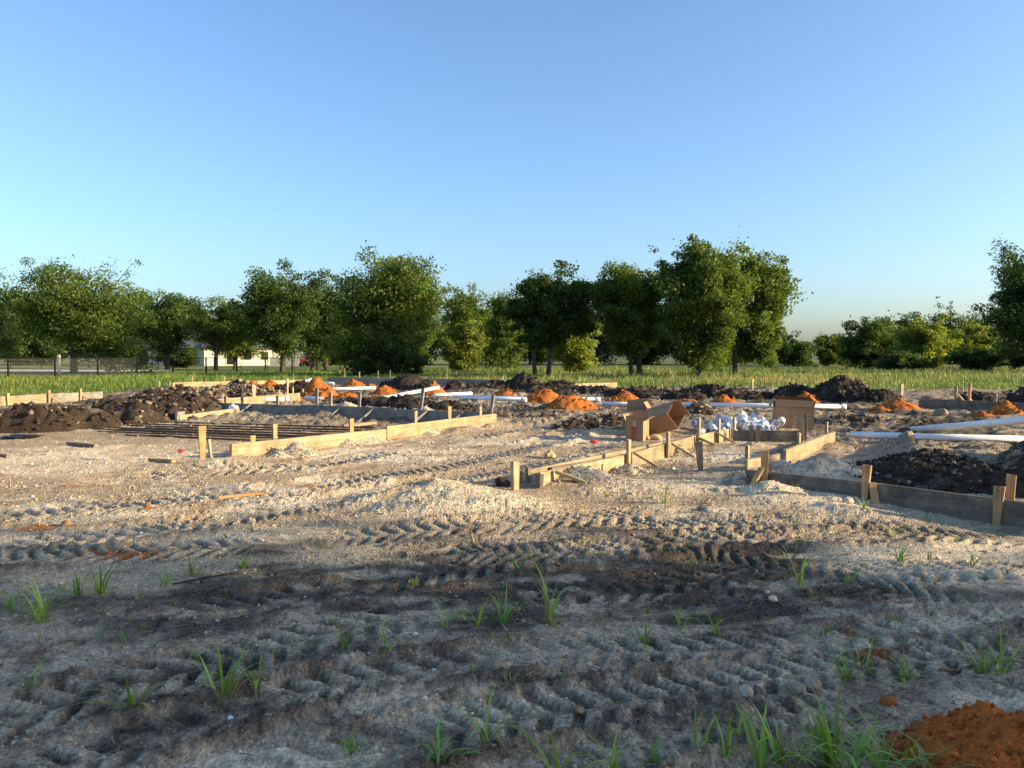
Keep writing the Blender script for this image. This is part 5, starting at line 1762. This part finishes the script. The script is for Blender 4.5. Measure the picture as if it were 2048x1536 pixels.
for k, px in enumerate((546, 571, 590)):
    lone = bx('rusty_post', None, xat(px, 113) - 0.07, xat(px, 113) + 0.07, 113, 113.14, 0, 2.3, M_TRIM)
    tag(lone, ['leftmost', 'middle', 'rightmost'][k] + ' rusty post behind the low white wall', 'post', 'rusty posts behind the low wall')
o = bx('pale_post', None, xat(117, 66) - 0.1, xat(117, 66) + 0.1, 66, 66.2, 0, 1.6, M_HOUSE, 0.01)
tag(o, 'pale square post behind the wire mesh fence', 'post')


def wheel(parent, x, y, z, r, w):
    v, f = tube([(0, -w / 2, 0), (0, -w / 2, 0), (0, w / 2, 0), (0, w / 2, 0)], [0.01, r, r, 0.01], 16)
    o = add('wheel', mk('wheel', v, f, None, False), M_TYRE, parent)
    o.location = (x, y, z)
    return o


car = empty('parked_car', (xat(240, 100), 100, 0), 'dark blue car parked by the white house, seen over the fence', 'car')
prof = [(-2.1, .35), (-2.15, .8), (-1.5, .95), (-0.8, 1.42), (0.7, 1.45), (1.5, .98), (2.15, .85), (2.2, .4)]
n = len(prof)
vs = [(x, -0.85, z) for x, z in prof] + [(x, 0.85, z) for x, z in prof]
me = bpy.data.meshes.new('body')
me.from_pydata(vs, [], [tuple(range(n))[::-1], tuple(range(n, 2 * n))] + [(i, (i + 1) % n, n + (i + 1) % n, n + i) for i in range(n)])
add('body', me, M_BLUE, car)
for x0, x1 in ((-1.0, -0.05), (0.05, 1.1)):
    panel('side_window', car, ((x0 - (0.3 if x0 < -.5 else 0), -0.857, 0.98), (x1 + (0.2 if x1 > 1 else 0), -0.857, 0.98), (x1 - (0.35 if x1 > 1 else 0), -0.857, 1.36), (x0 + (0.25 if x0 < -.5 else 0), -0.857, 1.36)), M_GLASS, 0.01)
for x in (-1.35, 1.4):
    for y in (-0.8, 0.8):
        wheel(car, x, y, 0.33, 0.33, 0.2)
trac = empty('garden_tractor', (xat(611, 110), 110, 0), 'small red garden tractor at the end of the low white wall', 'tractor')
bx('body', trac, -0.7, 0.35, -0.35, 0.35, 0.45, 0.95, M_RED, 0.05)
bx('hood', trac, -0.75, -0.15, -0.3, 0.3, 0.95, 1.15, M_RED, 0.05)
bx('seat', trac, 0.25, 0.7, -0.28, 0.28, 0.8, 1.25, M_TRIM, 0.04)
for x, r in ((-0.5, .28), (0.5, .42)):
    for y in (-0.42, 0.42):
        wheel(trac, x, y, r, r, 0.2)

# ------------------------------------------------------------------ single stones, clods and litter
STONES = [
    (296, 1022, 0.045, ORANGE * 0.85, 'round orange clay lump on the pale track at the left'),
    (132, 1052, 0.05, np.array([.26, .14, .06]), 'brown-orange clay lump beside the rusty stain at the left'),
    (1812, 900, 0.14, TAN * 0.75, 'big pale clod standing up in front of the thin white pipe'),
    (1006, 982, 0.10, BLACK * 1.2, 'dark hairy clod beside the bright yellow stake'),
    (1197, 951, 0.07, TAN * 0.6, 'grey stone against the foot of the middle form board'),
    (1882, 843, 0.16, np.array([.28, .22, .14]), 'pale rounded boulder left of the sand heap at the right'),
    (1035, 1222, 0.022, np.array([.30, .16, .06]), 'orange pebble in the dark soil beside the tall grass in the middle'),
    (1160, 1430, 0.022, np.array([.34, .22, .12]), 'tan oblong pebble in the near tyre track'),
    (1100, 915, 0.10, np.array([.42, .31, .16]), 'pale lump of caliche behind the bright yellow stake'),
    (1312, 882, 0.10, np.array([.44, .33, .18]), 'pale rock in front of the tipped cardboard box'),
    (1625, 1385, 0.045, TAN * 0.9, 'largest pale stone in the near ground at the right'),
    (1590, 1390, 0.05, TAN * 0.8, 'flat pale stone left of the largest near one'),
    (1490, 1400, 0.045, GREY, 'grey flat stone by the dark hollow near the bottom right'),
    (1985, 1155, 0.055, PALE * 0.8, 'pale clod on the light ground at the right edge'),
    (1840, 1150, 0.05, GREY * 0.8, 'grey clod beside dark crumbs on the light ground'),
    (830, 1275, 0.016, np.array([.62, .60, .55]), 'small white pebble in the middle of the dark tracks'),
    (868, 1350, 0.014, np.array([.62, .60, .55]), 'small white pebble at the lower edge of the dark tracks'),
    (460, 1437, 0.013, np.array([.62, .60, .55]), 'small white pebble between the grass tufts at the lower left'),
    (1545, 1205, 0.028, PALE, 'white angular stone in the dark soil right of the middle'),
    (1535, 1190, 0.018, PALE, 'small white stone just above the angular one'),
    (1695, 1025, 0.06, PALE * 0.85, 'smooth pale stone before the weathered form board'),
    (985, 1350, 0.05, TAN * 0.6, 'crumbly brown clod on the ridge in the near middle'),
    (1775, 1410, 0.035, ORANGE * 0.8, 'small orange clod left of the near sand mound'),
]
for k, (px, py, s, colr, lab) in enumerate(STONES):
    c = gp(px, py)
    o = add('stone' if 'clod' not in lab and 'lump' not in lab else 'clod', lump_mesh('stone', s, 500 + k, 0.7 if k != 2 else 1.25, np.clip(colr, 0, .8)), M_STONE)
    o.location = (c[0], c[1], H(*c) + s * 0.35)
    o.rotation_euler = (0, 0, k * 1.7)
    tag(o, lab, 'stone' if o.name.startswith('stone') else 'clod', 'single stones and clods')


def scrap(name, px, py, s, mat, label, cat, flat=0.4, lift=0.0, seed=1):
    c = gp(px, py)
    bm = bmesh.new()
    bmesh.ops.create_icosphere(bm, subdivisions=3, radius=1)
    for v in bm.verts:
        p = v.co.copy()
        k = 1 + 0.35 * vn(np.array([p.x * 2.3 + seed]), np.array([p.y * 2.3 + p.z * 3]), seed)[0]
        v.co = Vector((p.x * k * s, p.y * k * s * 0.8, p.z * k * s * flat))
    me = bpy.data.meshes.new(name)
    bm.to_mesh(me)
    bm.free()
    o = add(name, me, mat)
    o.location = (c[0], c[1], H(*c) + s * flat * 0.6 + lift)
    return tag(o, label, cat)


scrap('plastic_bag', 467, 838, 0.10, M_BAG, 'crumpled white plastic bag against the shaded grey form board', 'bag', 1.2, 0.05, 3)
scrap('plastic_scrap', 1188, 889, 0.06, M_REDSCRAP, 'bright red scrap on the pale ground left of the boxes', 'scrap', 0.6, 0, 4)
scrap('plastic_scrap', 362, 907, 0.045, M_REDSCRAP, 'small red scrap left of the tall orange-brown stake', 'scrap', 0.6, 0, 5)
scrap('plastic_sheet', 45, 878, 0.30, M_TARP, 'flat dark plastic sheet on the ground by the berm at the left', 'sheet', 0.10, 0, 6)


# ------------------------------------------------------------------ weeds
def tuft_mesh(h, nb, seed, spread=0.5, w=0.011, droop=0.5, col=(0.10, 0.19, 0.03)):
    rng = np.random.default_rng(seed)
    vs, fs, cs = [], [], []
    S = 6
    for b in range(nb):
        a = rng.uniform(0, 2 * math.pi)
        L = h * rng.uniform(0.55, 1.12) if b else h * 1.1
        el = rng.normal(0, 0.22) + (spread * rng.uniform(0.15, 1.0) if b else 0.12)
        el = abs(el)
        dr = droop * rng.uniform(0.1, 2.2)
        ww = w * rng.uniform(0.7, 1.3)
        d = np.array([math.cos(a), math.sin(a), 0])
        side = np.array([-math.sin(a), math.cos(a), 0])
        p = np.array([rng.normal(0, 0.012), rng.normal(0, 0.012), -0.02])
        c = np.array(col) * rng.uniform(0.65, 1.35) * np.array([rng.uniform(0.85, 1.3), 1, rng.uniform(0.7, 1.3)])
        if rng.uniform() < 0.2:
            c = np.array([0.32, 0.25, 0.10])
        for s in range(S + 1):
            t = s / S
            th = el + dr * t * t * 1.4
            if s:
                p = p + (d * math.sin(th) + np.array([0, 0, math.cos(th)])) * L / S
            wid = ww * (0.55 + 1.3 * t * (1 - t) * 2) * (1 - t ** 3) * 0.75 + 0.0004
            up = np.array([0, 0, 1.0])
            fold = 0.25 * wid
            nrm = d * math.cos(th) - up * math.sin(th)
            for q in (-1, 0, 1):
                vs.append(p + side * wid * q + (nrm * -fold if q == 0 else 0))
                cs.append(c * (0.75 + 0.4 * t))
        k = b * (S + 1) * 3
        for s in range(S):
            for q in range(2):
                fs.append((k + s * 3 + q, k + s * 3 + q + 1, k + (s + 1) * 3 + q + 1, k + (s + 1) * 3 + q))
    return mk('grass_tuft', np.array(vs), np.array(fs), np.array(cs), True)


WEEDS = [
    (85, 1245, 80, 16, .7, 'bushy grass tuft near the left edge, drooping over'), (200, 1190, 80, 12, .5, 'upright light green grass tuft left, beside the rusty stain'), (160, 1190, 60, 7, .3, 'narrow grass tuft just left of the light green one'),
    (15, 1220, 55, 5, .4, 'grass tuft cut by the left edge'), (385, 1150, 50, 14, .9, 'flattened grass tuft lying sideways at the left'), (335, 1165, 40, 8, 1.1, 'trampled grass blades left of the flattened tuft'),
    (450, 1400, 115, 12, .55, 'largest dark green grass tuft in the lower left'), (265, 1420, 100, 11, .7, 'spreading grass tuft at the lower left with one long blade'), (515, 1380, 62, 4, .3, 'thin pale grass sprout right of the largest lower left tuft'),
    (690, 1305, 80, 6, .3, 'single upright grass tuft left of the middle'), (62, 1375, 55, 3, .3, 'thin grass sprout at the far lower left'), (395, 1315, 45, 3, .2, 'thin sprout above the largest lower left tuft'),
    (1095, 1255, 118, 8, .35, 'tall upright grass tuft in the middle of the dark tracks'), (1005, 1250, 65, 9, .6, 'bushy tuft left of the tall middle one'), (952, 1262, 62, 4, .35, 'slim tuft left of the bushy middle one'),
    (893, 1260, 45, 3, .3, 'thin sprout furthest left of the middle tufts'), (1122, 1255, 40, 3, .8, 'low blades at the right foot of the tall middle tuft'), (1290, 1290, 68, 9, .6, 'greyish grass tuft right of the middle'),
    (1358, 1255, 50, 3, .5, 'curved thin sprout right of the greyish tuft'), (1428, 1270, 72, 4, .7, 'arching thin tuft on the dark soil right of the middle'), (975, 1500, 105, 7, .5, 'grass tuft standing near the bottom middle'),
    (1120, 1590, 190, 6, .45, 'long-bladed grass at the bottom edge in the middle'), (1225, 1560, 100, 6, .4, 'broad grass tuft at the bottom edge right of the long blades'), (880, 1545, 70, 12, .9, 'ragged tuft at the bottom edge left of the middle'),
    (1305, 1530, 55, 5, .5, 'small tuft near the bottom right of the broad one'), (1330, 1012, 42, 9, .5, 'sunlit tuft on the gravel below the dark tapered stake'), (1690, 1350, 66, 9, .7, 'tuft left of the orange smear at the right'),
    (1725, 1330, 52, 6, .5, 'tuft above the orange smear at the right'), (1810, 1350, 50, 14, 1.1, 'flattened tuft right of the orange smear'), (1960, 1340, 78, 9, .5, 'tuft left of the rightmost near tuft'), (2002, 1350, 90, 9, .4, 'rightmost near tuft, tall and bright'),
    (1800, 1125, 48, 13, .8, 'dark bushy weed on the pale ground at the right'), (1600, 1170, 62, 8, .3, 'leggy weed in the dark tracks at the right'), (1695, 1165, 40, 4, .2, 'narrow sprout right of the leggy weed'),
    (1947, 1128, 38, 6, .9, 'star-shaped weed on the pale ground near the right edge'), (1785, 1070, 40, 5, .4, 'tuft below the stakes of the weathered form board'), (1727, 1035, 24, 9, .8, 'low tuft left of the stakes of the weathered form board'),
    (1590, 1055, 30, 6, .6, 'low tuft on the gravel left of the weathered board'), (1850, 1042, 30, 4, .7, 'thin weed at the foot of the weathered board'),
    (1450, 1525, 95, 5, .25, 'slim upright tuft in the bottom right cluster, leftmost'), (1525, 1545, 120, 7, .3, 'second tall tuft of the bottom right cluster'), (1395, 1525, 70, 3, .3, 'single blade sprout left of the bottom right cluster'),
    (1598, 1560, 95, 7, .4, 'third tuft of the bottom right cluster'), (1660, 1545, 150, 14, .5, 'dense large tuft in the bottom right cluster'), (1700, 1560, 130, 12, .6, 'dense tuft right of the largest bottom right one'),
    (1770, 1560, 150, 12, .7, 'wide drooping tuft at the left foot of the near sand mound'), (1860, 1570, 110, 8, .8, 'tuft in front of the near sand mound'), (1960, 1580, 90, 9, .8, 'grass at the bottom edge below the near sand mound'),
    (1560, 1530, 105, 10, .5, 'tuft between the second and third of the bottom right cluster'), (1735, 1520, 90, 12, .8, 'short spreading tuft behind the wide drooping one'), (1630, 1490, 70, 8, .6, 'low tuft behind the dense large one'), (1480, 1480, 60, 6, .5, 'low tuft behind the slim upright one'), (1820, 1530, 90, 8, .9, 'arching blades leaning over the near sand mound'),
    (485, 1135, 40, 8, .6, 'low tuft on the grey ground left of the middle'), (1042, 1140, 45, 6, .4, 'thin tuft below the sunlit gravel in the middle'), (828, 1170, 25, 6, .5, 'small tuft in the dark tracks left of the middle'),
    (920, 1240, 26, 6, .9, 'low spreading sprout left of the slim middle tuft'), (775, 1320, 35, 4, .4, 'sprout right of the single upright tuft'), (705, 1510, 40, 8, .9, 'low ragged sprout near the bottom left'),
]
for k, (px, py, hp, nb, sp, lab) in enumerate(WEEDS):
    c = gp(px, py)
    sc = c[1] / FPX
    me = tuft_mesh(hp * sc * (1.4 if hp < 90 else 1.3), int(nb * (1.6 if hp < 90 else 1.05)) + 1, 700 + k, sp, 0.0052 if hp < 100 else 0.0078, 0.85, (0.21, 0.36, 0.055) if k % 4 else (0.27, 0.41, 0.07))
    o = add('grass_tuft', me, M_GRASS)
    o.location = (c[0], c[1], H(*c))
    tag(o, lab, 'grass tuft', 'grass tufts sprouting in the dirt')
rng = np.random.default_rng(77)
sm = [tuft_mesh(0.10, 6, 900 + i, 0.9, 0.0045, 0.8, [(0.14, .23, .045), (0.17, 0.23, 0.06), (0.27, 0.23, 0.09)][i % 3]) for i in range(6)]
for me in sm:
    me.materials.append(M_GRASS)
k = 0
while k < 190:
    u = rng.uniform(-0.66, 0.66)
    y = 2.7 * (13.0 / 2.7) ** rng.uniform(0, 1)
    x = u * y
    if fbm(np.array([x * 0.7]), np.array([y * 0.7]), 2, 5)[0] < -0.05 or (y > 8 and x > -3):
        continue
    o = bpy.data.objects.new('grass_sprout', sm[k % 6])
    COL.objects.link(o)
    s = rng.uniform(0.4, 1.25)
    o.scale = (s, s, s * rng.uniform(0.6, 1.1))
    o.location = (x, y, H(x, y))
    o.rotation_euler = (0, 0, rng.uniform(0, 6.28))
    tag(o, 'tiny sparse grass sprout on the bare trodden soil', 'grass sprout', 'tiny grass sprouts on the soil')
    k += 1



# ------------------------------------------------------------------ dry straw and root bits lying on the trodden soil
def straw():
    rng = np.random.default_rng(41)
    n = 420
    u = rng.uniform(-0.7, 0.7, n)
    y = 2.5 * (11.0 / 2.5) ** rng.uniform(0, 1, n)
    x = u * y
    parts, cols = [], []
    Z0 = terrain(x, y)[0]
    for i in range(n):
        a = rng.uniform(0, math.pi)
        L = rng.uniform(0.03, 0.14) * (1.4 if rng.uniform() < 0.15 else 1)
        c = rng.normal(0, 0.4)
        t = np.linspace(-0.5, 0.5, 4)
        xs = x[i] + L * t * math.cos(a) - c * L * t * t * math.sin(a)
        ys = y[i] + L * t * math.sin(a) + c * L * t * t * math.cos(a)
        zs = np.full(4, Z0[i])
        p = np.stack([xs, ys, zs + 0.006 + rng.uniform(0, 0.012)], 1)
        parts.append(tube(p, [0.0008, 0.0016, 0.0014, 0.0006], 3))
        k = np.array([0.42, 0.32, 0.16]) if rng.uniform() < 0.65 else np.array([0.13, 0.09, 0.055])
        cols.append(np.tile(k * rng.uniform(0.7, 1.3), (12, 1)))
    v, f = joinm(parts)
    o = add('straw_litter', mk('straw_litter', v, f, np.clip(np.concatenate(cols), .02, .7)), M_STONE)
    tag(o, 'dry straw and root bits strewn over the trodden soil', 'straw', kind='stuff')


straw()
for (a, b, lab) in [((1880, 1345), (2048, 1322), 'dry brown stalk lying behind the rightmost near grass tufts'), ((345, 1168), (470, 1150), 'dark twig lying beside the flattened grass tuft')]:
    p, q = gp(*a), gp(*b)
    t = np.linspace(0, 1, 6)[:, None]
    pts = np.concatenate([p + (q - p) * t + 0.02 * np.sin(t * 9), 0 * t], 1)
    pts[:, 2] = terrain(pts[:, 0], pts[:, 1])[0] + 0.012
    v, f = tube(pts, np.array([0.006, 0.008, 0.007, 0.007, 0.005, 0.003]), 6)
    o = add('dry_stalk', mk('dry_stalk', v, f, np.tile([0.22, 0.15, 0.08] if a[0] > 1000 else [0.05, 0.045, 0.03], (len(v), 1)), True), M_BARK)
    tag(o, lab, 'twig')
